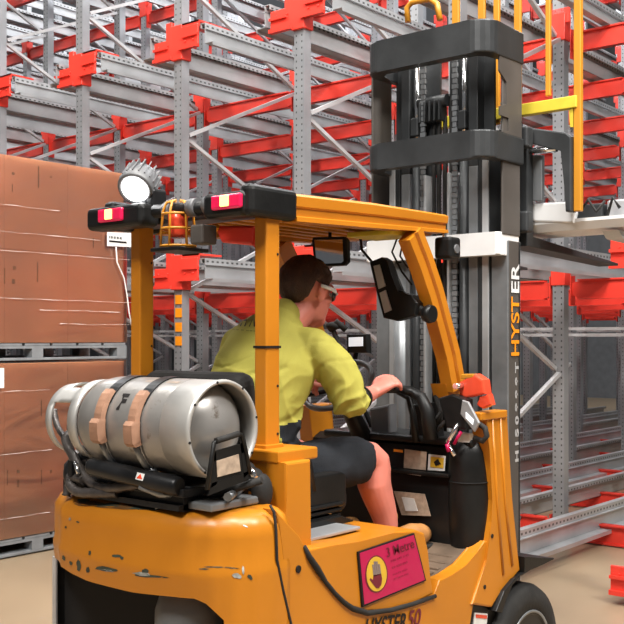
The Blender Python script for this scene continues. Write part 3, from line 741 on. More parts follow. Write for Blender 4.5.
# mirror
mc = at(330, 250, x=.72)
b = MB(); mp_ = [(313, 237), (343, 236.5), (346.5, 240), (347, 262), (343.5, 265.5), (318, 267), (314, 264), (311.5, 241)]
b.prism(RP(mp_, .72), 'x', .72, .745, .004); MR = P('rear_view_mirror', b, 'black')
b = MB(); b.prism(RP([(315, 240), (343, 239.5), (344, 261), (342, 263), (319, 264), (317, 262)], .72), 'x', .716, .7195); P('mirror_glass', b, 'mirror', MR)
b = MB(); b.tube([at(330, 238, x=.74), at(330, 228, x=.76)], .008, 6); P('mirror_stem', b, 'black', MR)
# terminal / tablet bracket, left of the front pillar
xt = .88
b = MB(); b.prism(RP([(369, 262), (381, 257), (386, 260), (397, 293), (412, 295), (417, 303), (415, 315), (396, 321), (383, 318), (378, 297)], xt), 'x', xt, xt+.05, .006); TB = P('hand_scanner_dock', b, 'black')
b = MB(); b.prism(RP([(374, 266), (380, 264.5), (386, 286), (379, 289)], xt), 'x', xt-.004, xt); b.prism(RP([(380, 293), (386, 290), (392, 310), (385, 313)], xt), 'x', xt-.004, xt); P('dock_window', b, 'galvl', TB)
b = MB(); b.tube([at(372, 262, x=.9), at(362, 250, x=.92), at(360, 235, x=.95)], .006, 6); b.tube([at(398, 236, x=.9), at(392, 252, x=.9), at(402, 272, x=.9), at(412, 285, x=.92)], .004, 6); b.tube([at(404, 236, x=.9), at(400, 256, x=.9), at(408, 268, x=.9)], .004, 6); P('cable', b, 'rubber')
# camera box on the front of the guard
b = MB(); b.box(1.02, 1.10, -.085, -.0, 1.975, 2.065, .014, seg=3); q = P('camera_box', b, 'black')
b = MB(); b.lathe([(.018, -.090), (.020, -.080)], (1.06, 0, 2.015), 'y', 18); P('camera_lens', b, 'grey', q)
b = MB(); b.lathe([(.009, -.012), (.009, .03)], (1.04, -.04, 2.065), 'z', 8); P('camera_bolt', b, 'chrome', q)
# small display behind the operator's face
xs = 1.22
b = MB(); b.prism(RP([(346, 334), (366, 334), (367, 353), (347, 353)], xs), 'x', xs, xs+.04, .006); DS = P('display_unit', b, 'black')
b = MB(); b.prism(RP([(349, 337.5), (363, 337), (363, 346), (349, 346.5)], xs), 'x', xs-.003, xs); P('display_screen', b, 'screen', DS)
b = MB(); b.tube([at(356, 353, x=1.24), at(352, 372, x=1.26), at(360, 400, x=1.28), (1.3, .5, 1.2)], .012, 8); P('display_stem', b, 'blackm', DS)
b = MB(); b.tube([at(330, 330, x=1.15), at(337, 322, x=1.15), at(346, 330, x=1.18)], .016, 8); b.ell(at(333, 326, x=1.15), (.03, .035, .02)); b.tube([at(333, 330, x=1.15), at(345, 360, x=1.2), at(352, 385, x=1.25)], .012, 8); P('hose_bundle', b, 'rubber')
# indicator lamps, phone and lever on the dash
xl = 1.04
b = MB(); b.prism(RP([(459, 382), (474, 374), (483, 380), (485, 394), (466, 398), (459, 396)], xl), 'x', xl, xl+.06, .008); IL = P('indicator_lamp', b, 'lampr', label='red and orange indicator lamp')
b = MB(); b.prism(RP([(461, 374), (473, 374), (474, 378), (461, 379)], xl), 'x', xl+.0, xl+.05, .004); P('lamp_cap', b, 'yellow2', IL)
b = MB(); b.prism(RP([(478, 397), (487, 394), (490, 405), (481, 409), (475, 405)], xl), 'x', xl+.01, xl+.05, .006); P('side_lens', b, 'lampr', IL)
b = MB(); b.lathe([(.012, -.03), (.012, .03)], at(459, 386, x=1.02), 'x', 12); P('lamp_clamp', b, 'chrome', IL)
b = MB(); b.prism(RP([(438, 398), (452, 394), (466, 400), (466, 430), (446, 428)], 1.0), 'x', 1.0, 1.06, .008); P('phone_cradle', b, 'black')
b = MB(); b.prism(RP([(462, 400), (468, 402), (479, 423), (474, 432), (460, 414)], .975), 'x', .975, .99, .004); PH = P('handheld_terminal', b, 'galvd')
b = MB(); b.prism(RP([(466, 412), (474, 420), (473, 425), (466, 418)], .975), 'x', .972, .975); P('terminal_screen', b, 'screen', PH)
b = MB(); b.tube(leverpts([(458, 424), (451, 436), (447, 444)], 1.0), [.008, .011, .012], 8); b.tube(leverpts([(447, 444), (455, 456)], 1.0), [.01, .008], 8); P('park_brake_lever', b, 'chrome')
b = MB(); b.tube(leverpts([(461, 432), (454, 444)], .99), .007, 8); b.tube(leverpts([(447, 444), (449, 452)], .985), .009, 8); P('lever_grip', b, 'magenta')
b = MB(); b.prism(RP([(458, 432), (470, 434), (470, 446), (456, 446)], 1.06), 'x', 1.06, 1.09, .006); P('white_tag', b, 'paper')
b = MB(); DW = P('dash_wire', MB().tube(leverpts([(432, 424), (441, 412)], 1.03), .007, 6), 'rubber'); P('dash_wire', MB().tube(leverpts([(438, 430), (448, 418)], 1.02), .009, 6), 'rubber'); P('dash_wire', MB().tube(leverpts([(436, 395), (441, 410), (438, 424)], 1.1), .012, 6), 'rubber')
b.tube(leverpts([(476, 422), (485, 428), (487, 436), (483, 441), (474, 438)], 1.03), .012, 8); P('dash_wiring', b, 'rubber')
# ---------------------------------------------------------------- mast
XM0, XM1 = 1.60, 1.765
def chan(y0, y1, x0, x1, z0, z1, m, nm, bev=.004, parent=None): b = MB(); b.box(x0, x1, y0, y1, z0, z1, bev); return P(nm, b, m, parent)
for s, nm in ((1, 'R'), (-1, 'L')):
    q = lambda y: y if s > 0 else .745-y
    def ch(ya, yb, x0, x1, z0, z1, m, nm, bev=.004):
        a, c = sorted((q(ya), q(yb))); return chan(a, c, x0, x1, z0, z1, m, nm, bev)
    OC = ch(0, .012, 1.655, XM1, .12, 2.10, 'mastp', 'outer_channel')
    b = MB(); a, c = sorted((q(.0), q(.085))); b.box(1.645, 1.66, a, c, .12, 2.10, .003); b.box(XM1-.015, XM1, a, c, .12, 2.10); obj('channel_flange', b, 'mastg', parent=OC)
    IC = ch(.0, .012, 1.60, XM1+.0, 2.125, 3.05, 'mastp', 'middle_channel')
    ch(.09, .15, 1.635, 1.76, .2, 2.58, 'mast', 'middle_channel')
    ch(.092, .125, 1.628, 1.64, .2, 2.58, 'mastl', 'channel_face', .002)
    ch(.155, .205, 1.64, 1.75, .3, 2.46, 'mastg', 'inner_channel')
    ch(.155, .205, 1.64, 1.75, 2.46, 3.05, 'mast', 'inner_channel')
    b = MB(); b.tube([(1.66, q(.238), .3), (1.66, q(.238), 2.6)], .024, 16); cy_ = P('lift_cylinder', b, 'mast')
    b = MB(); b.tube([(1.66, q(.238), 2.6), (1.66, q(.238), 3.0)], .013, 12); P('piston_rod', b, 'chrome', cy_)
    b = MB(); b.box(1.63, 1.69, q(.238)-.022, q(.238)+.022, 2.64, 2.73, .006); P('rod_clevis', b, 'mast', cy_)
    # lift chain
    b = MB()
    for i in range(96):
        z = .5+i*.026; w = .011 if i % 2 else .015
        b.box(1.640, 1.652, q(.282)-w, q(.282)+w, z, z+.022)
    P('lift_chain', b, 'mastg')
    ch(.30, .312, 1.62, 1.74, .3, 2.44, 'mastl', 'channel_web', .002)
def crossbar(x0, y0, y1, x1, z0, z1, m, nm, R=.09):
    pts = []
    for cx_, cy_, a0 in ((x0+R, y0+R, PI), (x0+R, y1-R, PI/2)):
        pass
    arc1 = [(x0+R+R*math.cos(a), y0+R+R*math.sin(a)) for a in [PI*1.5-PI/2*i/6 for i in range(7)]]
    arc2 = [(x0+R+R*math.cos(a), y1-R+R*math.sin(a)) for a in [PI-PI/2*i/6 for i in range(7)]]
    t = .055
    pl = [(x1, y0)]+arc1+arc2+[(x1, y1), (x1, y1-.02), (x0+t+.04, y1-t), (x0+t, y1-t-.04), (x0+t, y0+t+.04), (x0+t+.04, y0+t), (x1, y0+.02)]
    b = MB(); b.prism(pl, 'z', z0, z1, .008, seg=3); return P(nm, b, m)
TOPB = crossbar(1.44, -.012, .68, XM1+.01, 2.93, 3.08, 'mast', 'top_crossbar')
crossbar(1.44, -.012, .68, XM1+.01, 2.46, 2.585, 'mast', 'middle_crossbar')
crossbar(1.57, .005, .76, XM1-.005, 2.03, 2.135, 'white', 'outer_stage_crossbar', .02)
# side plates between the upper crossbars
b = MB(); b.prism([(1.555, 2.93), (1.555, 2.86), (1.62, 2.82), (1.62, 2.72), (1.56, 2.70), (1.56, 2.66), (1.64, 2.66), (1.64, 2.60), (1.56, 2.585), (XM1, 2.585), (XM1, 2.93)], 'y', -.008, .0); P('side_plate', b, 'mastp')
for yy in (.33, .365, .40, .43):
    b = MB(); b.tube([(1.69, yy, .9), (1.69, yy, 2.7), (1.70, yy+.01, 2.8), (1.74, yy+.01, 2.84)], .011, 8); P('hydraulic_hose', b, 'rubber')
b = MB(); b.box(1.72, 1.74, .40, .60, .4, 2.02); b.box(1.70, 1.72, .12, .3, .4, 2.02); P('mast_guard_plate', b, 'mast')
b = MB(); b.tube([(1.66, .60, .6), (1.66, .60, 2.02)], .042, 20); P('free_lift_cylinder', b, 'mastg')
b = MB()
b.box(1.70, 1.715, .40, .66, 2.45, 3.0); b.box(1.70, 1.715, .10, .345, 2.45, 3.0)
for i in range(5): b.box(1.63, 1.69, .36+.028*i, .37+.028*i, 2.70, 2.80, .003)
b.tube([(1.67, .34, 2.8), (1.67, .5, 2.8)], .03, 14); P('chain_pulley', b, 'mast')
# lettering on the mast side, reading upwards
def vtext(s, pb, pt, m, nm, size, bold=.001, yy=-.0015, mono=False):
    a = at(*pb, y=yy); c = at(*pt, y=yy); b = MB(); place_text(b, s, size, a, (0, 0, c.z-a.z), (-1, 0, 0), bold=bold, width=abs(c.z-a.z)); P(nm, b, m)
vtext('HYST', (519, 357), (519, 297), 'orange', 'mast_lettering', .105, .002, yy=-.004)
vtext('ER', (519, 294.5), (519, 264), 'logow', 'mast_lettering', .105, .002, yy=-.004)
vtext('H I S 0 8 8 8 T', (518.5, 462), (518.5, 362), 'galvl', 'mast_number', .045, .002)
# carriage, load backrest and forks
b = MB(); b.box(1.80, 1.86, -.02, .77, 2.55, 2.65, .01); b.box(1.80, 1.86, -.02, .77, 2.15, 2.25, .01)
for y in (.05, .66): b.box(1.79, 1.85, y, y+.04, 2.1, 3.0)
CR = P('carriage', b, 'mast')
b = MB(); b.prism(RP([(523, 127), (568, 133), (573, 137), (573, 212), (567, 212), (564, 150), (527, 143)], 1.9), 'x', 1.88, 1.94, .008); P('carriage_hook', b, 'mast', CR)
b = MB(); b.tube([at(527, 151, x=1.9), at(557, 149, x=1.9)], .014, 12); P('hook_pin', b, 'chrome', CR)
b = MB(); b.prism(RP([(531, 155), (543, 155), (543, 201), (531, 201)], 1.95), 'x', 1.94, 1.97, .004); P('hook_plate', b, 'mastg', CR)
xb = 1.90
b = MB(); BR = None
yb = at(577, 100, x=xb).y
b.box(xb, xb+.03, yb-.018, yb+.018, 2.24, 4.2, .004); BR = P('load_backrest', b, 'yellow2', label='tall yellow load backrest with thin bars')
y2 = at(547.5, 50, x=xb).y
b = MB(); b.box(xb, xb+.02, y2-.012, y2+.012, 2.80, 4.1, .003); P('backrest_bar', b, 'yellow2', BR)
for px, w in ((455, 4), (481, 4), (496, 3.5), (517, 4)):
    a, c = sorted((at(px-w, 5, x=xb).y, at(px+w, 5, x=xb).y)); b = MB(); b.box(xb, xb+.02, a+.004, c-.004, 2.7, 3.6, .003); P('backrest_bar', b, 'yellow2', BR)
b = MB(); b.tube([at(408, 22, x=xb), at(407, 8, x=xb), at(412, 2, x=xb), at(430, -1, x=xb), at(437, 4, x=xb), at(440, 20, x=xb)], .016, 10); b.box(xb, xb+.02, yb, .78, 3.5, 3.54); P('backrest_loop', b, 'yellow2', BR)
b = MB(); b.box(xb-.01, xb+.03, yb, .78, at(548, 112, x=xb).z, at(548, 100, x=xb).z, .004); P('backrest_rail', b, 'ylight', BR)
b = MB(); b.prism(RP([(569, 110), (573, 108), (573, 127), (570, 127)], xb), 'x', xb, xb+.02); P('backrest_gusset', b, 'ylight', BR)
for y in (.02, .58):
    b = MB(); b.prism([(1.87, 2.09), (2.95, 2.055), (2.95, 2.07), (1.93, 2.135), (1.93, 2.6), (1.87, 2.6)], 'y', y, y+.12, .004); P('fork', b, 'mast')
# ---------------------------------------------------------------- pallet shuttle on the forks
SH = thing('pallet_shuttle', (2.45, .2, 2.14), 'white and grey shuttle cart lifted on the forks beside the mast at second rack level', 'shuttle cart')
b = MB(); b.prism([(1.97, 2.20), (2.0, 2.165), (2.30, 2.165), (2.34, 2.18), (2.34, 2.20), (1.97, 2.215)], 'y', -.42, .80, .006); obj('tray', b, 'white', parent=SH)
b = MB(); b.box(2.05, 2.34, -.46, -.30, 2.216, 2.30, .01); obj('side_rail', b, 'galv', parent=SH)
b = MB(); b.box(2.05, 2.34, .68, .80, 2.216, 2.30, .01); obj('side_rail', b, 'galv', parent=SH)
b = MB(); b.prism(RP([(527, 204), (575, 202), (577, 213), (575, 223), (536, 222), (527, 214)], 1.98), 'x', 1.96, 2.0, .008); obj('end_beam', b, 'white', parent=SH)
b = MB(); b.box(2.05, 2.33, -.28, .66, 2.216, 2.29, .01); obj('lifting_deck', b, 'mast', parent=SH)
b = MB()
for x in (2.1, 2.25): b.lathe([(.045, -.5), (.05, -.49), (.05, -.47), (.045, -.46)], (x, 0, 2.24), 'y', 20)
obj('wheel', b, 'black', parent=SH)
b = MB(); b.prism([(2.0, 2.15), (2.04, 2.12), (2.06, 2.115), (2.33, 2.11), (2.33, 2.125), (2.1, 2.13), (2.06, 2.15)], 'y', -.38, -.30); obj('runner', b, 'galvl', parent=SH)
b = MB(); b.tube([(1.99, -.2, 2.25), (1.98, -.24, 2.3), (1.98, -.28, 2.24), (1.99, -.32, 2.29)], .008, 8); b.tube([(1.99, -.33, 2.22), (1.98, -.36, 2.3), (1.99, -.39, 2.25)], .008, 8); obj('cable_loop', b, 'rubber', parent=SH)
# ---------------------------------------------------------------- gas cylinder
TX, TZ = -.30, 1.37; R0 = .152
GC = thing('gas_cylinder', (TX, .35, TZ-R0), 'pale aluminium gas cylinder lying across the rear of the forklift', 'gas cylinder')
prof = [(.0001, -.034), (.04, -.031), (.08, -.018), (.115, .004), (.138, .030), (.149, .065), (R0, .10), (R0, .42), (.150, .45), (.143, .485), (.125, .52), (.09, .545), (.04, .56), (.0001, .562)]
b = MB(); b.lathe([(r, t-.055) for r, t in prof], (TX, 0, TZ), 'y', 56); obj('cylinder_body', b, 'alu', parent=GC)
b = MB(); b.lathe([(.142, -.095), (.151, -.095), (.154, -.085), (.1515, -.07), (.1515, .03), (.145, .03), (.145, -.07), (.139, -.085)], (TX, 0, TZ), 'y', 56, closed=True); obj('foot_ring', b, 'alul', parent=GC)
b = MB()
for k in range(8): a = 2*PI*k/8+.2; b.lathe([(.0045, -.0965), (.0045, -.094)], (TX+.1475*math.cos(a), 0, TZ+.1475*math.sin(a)), 'y', 8)
obj('ring_hole', b, 'ink', parent=GC)
# valve collar with its cut-outs
b = MB(); n = 48; rc = .128
def colp(a, y, r): return Vector((TX+r*math.cos(a), y, TZ+r*math.sin(a)))
def cut(a, t):
    d = math.degrees(a) % 360
    if 150 < d < 262 and .25 < t < .82: return True
    if 70 < d < 118 and .30 < t < .62: return True
    return False
T = [0, .25, .30, .42, .52, .62, .82, 1]
yy0, yy1 = .455, .645
gr = {}
for lay, r in ((0, rc), (1, rc-.006)):
    for i in range(n):
        for j, t in enumerate(T): gr[lay, i, j] = b.bm.verts.new(colp(2*PI*i/n, yy0+(yy1-yy0)*t, r+(.012*(1-t) if t < .3 else 0)-(.02*(t-.6) if t > .6 else 0)))
kept = set()
for i in range(n):
    for j in range(len(T)-1):
        am = 2*PI*(i+.5)/n; tm = (T[j]+T[j+1])/2
        if cut(am, tm): continue
        kept.add((i, j))
for i, j in kept:
    i2 = (i+1) % n
    for lay in (0, 1): f = b.bm.faces.new((gr[lay, i, j], gr[lay, i2, j], gr[lay, i2, j+1], gr[lay, i, j+1])); f.smooth = True
    for (ni, nj, e) in (((i-1) % n, j, ((i, j), (i, j+1))), (i2, j, ((i2, j), (i2, j+1))), (i, j-1, ((i, j), (i2, j))), (i, j+1, ((i, j+1), (i2, j+1)))):
        if (ni, nj) not in kept:
            (a1, b1), (a2, b2) = e; b.bm.faces.new((gr[0, a1, b1], gr[0, a2, b2], gr[1, a2, b2], gr[1, a1, b1]))
obj('valve_collar', b, 'alul', parent=GC)
b = MB(); b.lathe([(.02, .50), (.022, .57), (.03, .575), (.03, .60), (.012, .61)], (TX, 0, TZ), 'y', 16); b.tube([(TX, .56, TZ), (TX-.06, .56, TZ-.04)], [.018, .02], 10); obj('valve', b, 'blackm', parent=GC)
b = MB(); 
def cyl_map(ac, y0, s):   # writing wrapped on the cylinder
    return lambda x, y: Vector((TX+(R0+.0012)*math.cos(ac+y*s/R0), y0-x*s, TZ+(R0+.0012)*math.sin(ac+y*s/R0)))
place_text(b, 'F', 1, (0, 0, 0), (1, 0, 0), (0, 1, 0), bold=.05, mapf=cyl_map(math.radians(158), .395, .075)); obj('cylinder_letter', b, 'ink', parent=GC) if False else None
# arcs: angle measured from +x; the rear faces -x (180 deg), top is 90 deg
def wrap_text(s, deg, y0, size, m, nm, bold=0):
    b = MB(); place_text(b, s, 1, (0, 0, 0), (1, 0, 0), (0, 1, 0), bold=bold, mapf=lambda x, y: Vector((TX+(R0+.0012)*math.cos(math.radians(deg)-y*size/R0), y0-x*size, TZ+(R0+.0012)*math.sin(math.radians(deg)-y*size/R0)))); obj(nm, b, m, parent=GC)
wrap_text('F', 158, .245, .075, 'ink', 'cylinder_letter', .05)
0 and wrap_text('P', 158, .075, .05, 'ink', 'cylinder_letter', .05)
wrap_text('== == ===', 116, .20, .034, 'brownlab', 'cylinder_text', .01)
wrap_text('== ==', 106, .18, .03, 'brownlab', 'cylinder_text', .01)
# straps and buckles (part of the forklift's cylinder bracket)
BK = thing('x', (0, 0, 0), None, None) if False else None
def band(y, w, r, a0, a1, m, nm, th=.004):
    b = MB(); rg = []
    N_ = 30
    for i in range(N_+1):
        a = math.radians(a0+(a1-a0)*i/N_)
        rg.append([Vector((TX+q*math.cos(a), yy, TZ+q*math.sin(a))) for q, yy in ((r, y-w/2), (r+th, y-w/2), (r+th, y+w/2), (r, y+w/2))])
    b.loft(rg, False); P(nm, b, m)
for y in (.30, .135):
    band(y, .045, R0+.001, -60, 150, 'blackm', 'cylinder_strap')
    band(y, .03, R0+.003, 150, 245, 'chrome', 'cylinder_strap')
    b = MB()
    for (a0, a1, t, w) in ((136, 182, .016, .042), (172, 198, .030, .048)):
        rg = []
        for i in range(7):
            a = math.radians(a0+(a1-a0)*i/6); k = 1 if 0 < i < 6 else .7
            rg.append([Vector((TX+q*math.cos(a), yy, TZ+q*math.sin(a))) for q, yy in ((R0+.006, y-w/2), (R0+.006+t*k, y-w/2+.004), (R0+.006+t*k, y+w/2-.004), (R0+.006, y+w/2))])
        b.loft(rg, False)
    P('strap_pad', b, 'leather')
    b = MB(); a = math.radians(214); b.tube([Vector((TX+(R0+.012)*math.cos(math.radians(q)), y, TZ+(R0+.012)*math.sin(math.radians(q)))) for q in (200, 212, 224, 236)], .009, 8); b.ell((TX+(R0+.01)*math.cos(math.radians(238)), y, TZ+(R0+.01)*math.sin(math.radians(238))), (.02, .02, .02)); P('strap_buckle', b, 'mastg')
# cradle
b = MB(); b.box(-.40, -.16, -.02, .55, 1.165, 1.19, .004)
for y in (.1, .5): b.prism([(-.42, 1.19), (-.16, 1.19), (-.15, 1.28), (-.20, 1.225), (-.30, 1.213), (-.38, 1.222), (-.42, 1.24)], 'y', y, y+.02)
b.box(-.38, -.30, .0, .6, 1.118, 1.166); P('cylinder_cradle', b, 'blackm')
# black tube below the cylinder with its red label
a = at(90, 466, x=-.44); c = at(180, 487, x=-.40)
b = MB(); b.tube([a, a.lerp(c, .03), a.lerp(c, .97), c], [.024, .030, .030, .024], 18); TU = P('black_canister', b, 'blackm', label='black canister with a red and white label')
d = (c-a).normalized(); nrm = Vector((d.y, -d.x, .5)).normalized()
up = d.cross(Vector((-1, 0, 0))).normalized()
q = a.lerp(c, .64); n2 = Vector((-1, -.3, .35)); n2 = (n2-d*n2.dot(d)).normalized(); u2 = n2.cross(d).normalized()
if u2.z < 0: u2 = -u2
b = MB(); poly_patch(b, [q+n2*.031+d*(-.016)-u2*.010, q+n2*.031+d*.016-u2*.010, q+n2*.031+d*.016+u2*.012, q+n2*.031+d*(-.016)+u2*.012]); P('canister_label', b, 'paper', TU)
b = MB(); poly_patch(b, [q+n2*.032+d*(-.012)-u2*.006, q+n2*.032+d*.012-u2*.006, q+n2*.032+u2*.010]); P('label_mark', b, 'lampr', TU)
# swing-out handle frame at the end of the cylinder
yh = -.135
hp_ = lambda l: SP(l, yh)
b = MB(); b.prism(hp_([(208, 491), (213, 444), (221, 438), (239, 432), (244, 436), (249, 467), (246, 480), (238, 484)]), 'y', yh, yh+.004)
b = MB()
b.tube([at(*p, y=yh) for p in ((207, 490), (211, 462), (214, 443), (219, 439), (238, 433), (242, 435), (246, 452), (250, 474))], .007, 8)
b.prism(hp_([(208, 490), (212, 452), (216, 452), (217, 484)]), 'y', yh, yh+.006); b.prism(hp_([(240, 441), (244, 440), (250, 472), (244, 478)]), 'y', yh, yh+.006)
b.prism(hp_([(212, 452), (243, 443), (246, 452), (212, 462)]), 'y', yh, yh+.006)
b.prism(hp_([(212, 483), (249, 471), (252, 478), (208, 496)]), 'y', yh, yh+.006)
b.prism(hp_([(212, 459), (246, 449), (249, 473), (213, 485)]), 'y', yh+.001, yh+.005)
HF = P('cylinder_bracket_handle', b, 'black')
b = MB(); b.prism(hp_([(216, 461), (238, 454), (240, 471), (217, 477)]), 'y', yh-.003, yh-.0005); P('handle_label', b, 'brownlab', HF, label='worn tan label')
b = MB(); b.tube([at(216, 441, y=yh-.004), at(238, 434, y=yh-.004)], .010, 8); P('handle_grip', b, 'rubber', HF)
b = MB(); b.tube([(-.30, -.11, 1.165), (-.20, -.05, 1.165), (-.12, .0, 1.165)], .014, 8); b.box(-.36, -.14, -.10, .02, 1.125, 1.15, .006); b.tube([at(140, 486, x=-.43), at(160, 494, x=-.40), at(190, 497, x=-.33)], .012, 8); b.tube([at(155, 507, x=-.38), at(172, 508, x=-.34), at(205, 500, x=-.28)], .010, 8); b.tube([at(183, 490, x=-.36), at(205, 487, x=-.3)], .010, 8); P('bracket_linkage', b, 'mastg')
b = MB(); b.tube([at(190, 505, x=-.3), at(225, 492, x=-.25), at(262, 480, x=-.2)], .012, 8); b.ell(at(254, 480, x=-.12), (.035, .035, .04)); b.ell(at(245, 470, x=-.12), (.03, .04, .03)); b.ell(at(262, 492, x=-.12), (.04, .03, .06)); P('gas_regulator', b, 'rubber')
b = MB(); b.ell(at(251, 474, x=-.2), (.012, .02, .02)); b.tube([at(248, 470, x=-.2), at(256, 478, x=-.2)], .008, 8); P('regulator_fitting', b, 'chrome')
# hoses at the left
X = -.33
def hs(pts, r, m='hose', n='gas_hose', x=None):
    b = MB(); L = [Vector(at(*p[:2], x=p[2])) for p in pts]
    S = []
    for i in range(len(L)-1):
        p0, p1, p2, p3 = L[max(0, i-1)], L[i], L[i+1], L[min(len(L)-1, i+2)]
        for k in range(6):
            t = k/6; S.append(.5*((2*p1)+(p2-p0)*t+(2*p0-5*p1+4*p2-p3)*t*t+(3*p1-3*p2+p3-p0)*t**3))
    S.append(L[-1]); rr = [r*(1+(.12 if (i % 3 == 0) else 0)) for i in range(len(S))]
    b.tube(S, rr, 9); return P(n, b, m)
hs([(72, 432, -.33), (66, 440, -.36), (74, 458, -.38), (86, 478, -.40), (100, 487, -.41), (120, 487, -.41), (140, 484, -.39)], .016)
hs([(118, 493, -.40), (95, 493, -.42), (78, 492, -.42), (70, 484, -.41), (74, 478, -.4), (84, 480, -.41)], .016)
hs([(54, 410, -.30), (57, 425, -.31), (64, 437, -.33), (71, 447, -.35)], .011)
hs([(66, 496, -.40), (70, 478, -.38), (68, 466, -.36), (78, 460, -.35), (95, 463, -.36)], .014)
hs([(78, 446, -.34), (88, 450, -.34), (100, 456, -.34)], .008)
b = MB(); b.ell(at(73, 428, x=-.33), (.022, .022, .045)); b.ell(at(75, 410, x=-.31), (.02, .02, .035)); b.ell(at(72, 474, x=-.36), (.03, .03, .05)); b.ell(at(90, 457, x=-.33), (.04, .05, .03)); P('hose_coupling', b, 'blackm')
b = MB(); b.tube([at(75, 462, x=-.41), at(79, 474, x=-.42)], .008, 8); P('hose_ferrule', b, 'chrome')
b = MB(); b.box(-.36, -.18, .45, .60, 1.12, 1.165, .01); b.box(-.40, -.2, .0, .5, 1.122, 1.14); P('bracket_base', b, 'blackm')
# ---------------------------------------------------------------- operator
OP = thing('person', (.3, .315, 1.08), 'seated person in a lime work shirt, dark shorts and safety glasses driving the forklift', 'person')
def ring(c, t, u, a, bb, n=20, p=2.0):
    t = Vector(t).normalized(); u = Vector(u); u = (u-t*u.dot(t)).normalized(); w = t.cross(u); R = []
    for i in range(n):
        q = 2*PI*i/n; cc, ss = math.cos(q), math.sin(q)
        R.append(Vector(c)+u*a*math.copysign(abs(cc)**(2/p), cc)+w*bb*math.copysign(abs(ss)**(2/p), ss))
    return R
def limb(b, pts, rad, u=(0, 0, 1), n=18, p=2.0):
    P_ = [Vector(q) for q in pts]; rg = []
    for i, c in enumerate(P_):
        t = P_[min(i+1, len(P_)-1)]-P_[max(i-1, 0)]
        r = rad[i]; r = r if isinstance(r, tuple) else (r, r)
        rg.append(ring(c, t, u, r[0], r[1], n, p))
    b.loft(rg)
    for c, r in ((P_[0], rad[0]), (P_[-1], rad[-1])):
        r = min(r) if isinstance(r, tuple) else r
        b.ell(c, (r*.92, r*.92, r*.92), u=12, v=8)
def curve(pts, k=4):
    P_ = [Vector(p) for p in pts]; o = []
    for i in range(len(P_)-1):
        a, b_, c, d = P_[max(0, i-1)], P_[i], P_[i+1], P_[min(len(P_)-1, i+2)]
        for j in range(k):
            t = j/k; o.append(.5*((2*b_)+(c-a)*t+(2*a-5*b_+4*c-d)*t*t+(3*b_-3*c+d-a)*t**3))
    o.append(P_[-1]); return o
def lerp_r(r, k=4):
    o = []
    for a, b_ in zip(r, r[1:]):
        for j in range(k):
            t = j/k; o.append(tuple(x+(y-x)*t for x, y in zip(a, b_)) if isinstance(a, tuple) else a+(b_-a)*t)
    o.append(r[-1]); return o
def fuse(b, voxel, smooth=6, fac=.5):
    bm = b.bm; bmesh.ops.recalc_face_normals(bm, faces=bm.faces); me = bpy.data.meshes.new('f'); bm.to_mesh(me); bm.free()
    o = bpy.data.objects.new('f', me); COL.objects.link(o)
    r = o.modifiers.new('r', 'REMESH'); r.mode = 'VOXEL'; r.voxel_size = voxel
    s = o.modifiers.new('s', 'SMOOTH'); s.factor = fac; s.iterations = smooth
    dg = bpy.context.evaluated_depsgraph_get(); dg.update(); m2 = bpy.data.meshes.new_from_object(o.evaluated_get(dg))
    bpy.data.objects.remove(o); bpy.data.meshes.remove(me)
    out = bmesh.new(); out.from_mesh(m2); bpy.data.meshes.remove(m2); return out
# joints
SHR = Vector((.425, .115, 1.60)); SHL = Vector((.365, .48, 1.62))
ELR = at(352, 402, y=.03); WRR = at(374, 392, y=.10); KNR = at(391, 380, y=.055)
WRL = SWC+Vector((-.16, .10, .02)); ELL = SHL.lerp(WRL, .5)+Vector((0, .08, -.09))
HPR = Vector((.26, .21, 1.15)); KNE = Vector((.712, .10, 1.175)); ANK = Vector((.80, .075, .885))
HPL = Vector((.26, .42, 1.15)); KNEL = Vector((.69, .46, 1.17)); ANKL = Vector((.86, .46, .86))
NB = Vector((.43, .30, 1.68)); HC = Vector((.548, .285, 1.828))
hm = Matrix.Translation(HC) @ Matrix.Rotation(math.radians(9), 4, 'Y') @ Matrix.Rotation(math.radians(-6), 4, 'Z') @ Matrix.Scale(1.12, 4)
H = lambda x, y, z: hm @ Vector((x, y, z))
b = MB()
tors = [(.25, .315, 1.12), (.25, .315, 1.25), (.28, .315, 1.40), (.33, .312, 1.53), (.385, .31, 1.60), (.43, .30, 1.655)]
limb(b, curve(tors), lerp_r([(.115, .15), (.105, .145), (.11, .16), (.105, .165), (.08, .12), (.055, .06)]), u=(1, 0, 0), n=28)
limb(b, [NB, H(-.02, 0, -.07), H(-.01, 0, 0)], [.060, .060, .055])
# head
b.ell(H(-.010, 0, .030), (.098, .077, .088), hm.to_3x3().to_4x4(), 28, 20)
b.ell(H(.020, 0, -.035), (.074, .062, .082), hm.to_3x3().to_4x4(), 24, 16)
b.ell(H(.055, 0, -.088), (.036, .036, .026), hm.to_3x3().to_4x4())
b.ell(H(.030, 0, -.075), (.055, .052, .035), hm.to_3x3().to_4x4())
b.ell(H(.074, 0, .030), (.022, .055, .020), hm.to_3x3().to_4x4())
limb(b, [H(.086, 0, .018), H(.097, 0, -.004), H(.106, 0, -.024), H(.092, 0, -.034)], [.009, .011, .015, .012], n=12)
for s in (-1, 1):
    b.ell(H(.098, .011*s, -.030), (.011, .009, .008), None, 10, 8)
    b.ell(H(.055, .045*s, -.018), (.028, .02, .02), None, 12, 8)
    b.ell(H(-.006, .078*s, -.006), (.019, .008, .032), hm.to_3x3().to_4x4() @ Matrix.Rotation(.25*s, 4, 'Z'), 14, 10)
    b.ell(H(-.016, .086*s, .006), (.012, .007, .022), hm.to_3x3().to_4x4(), 12, 8)
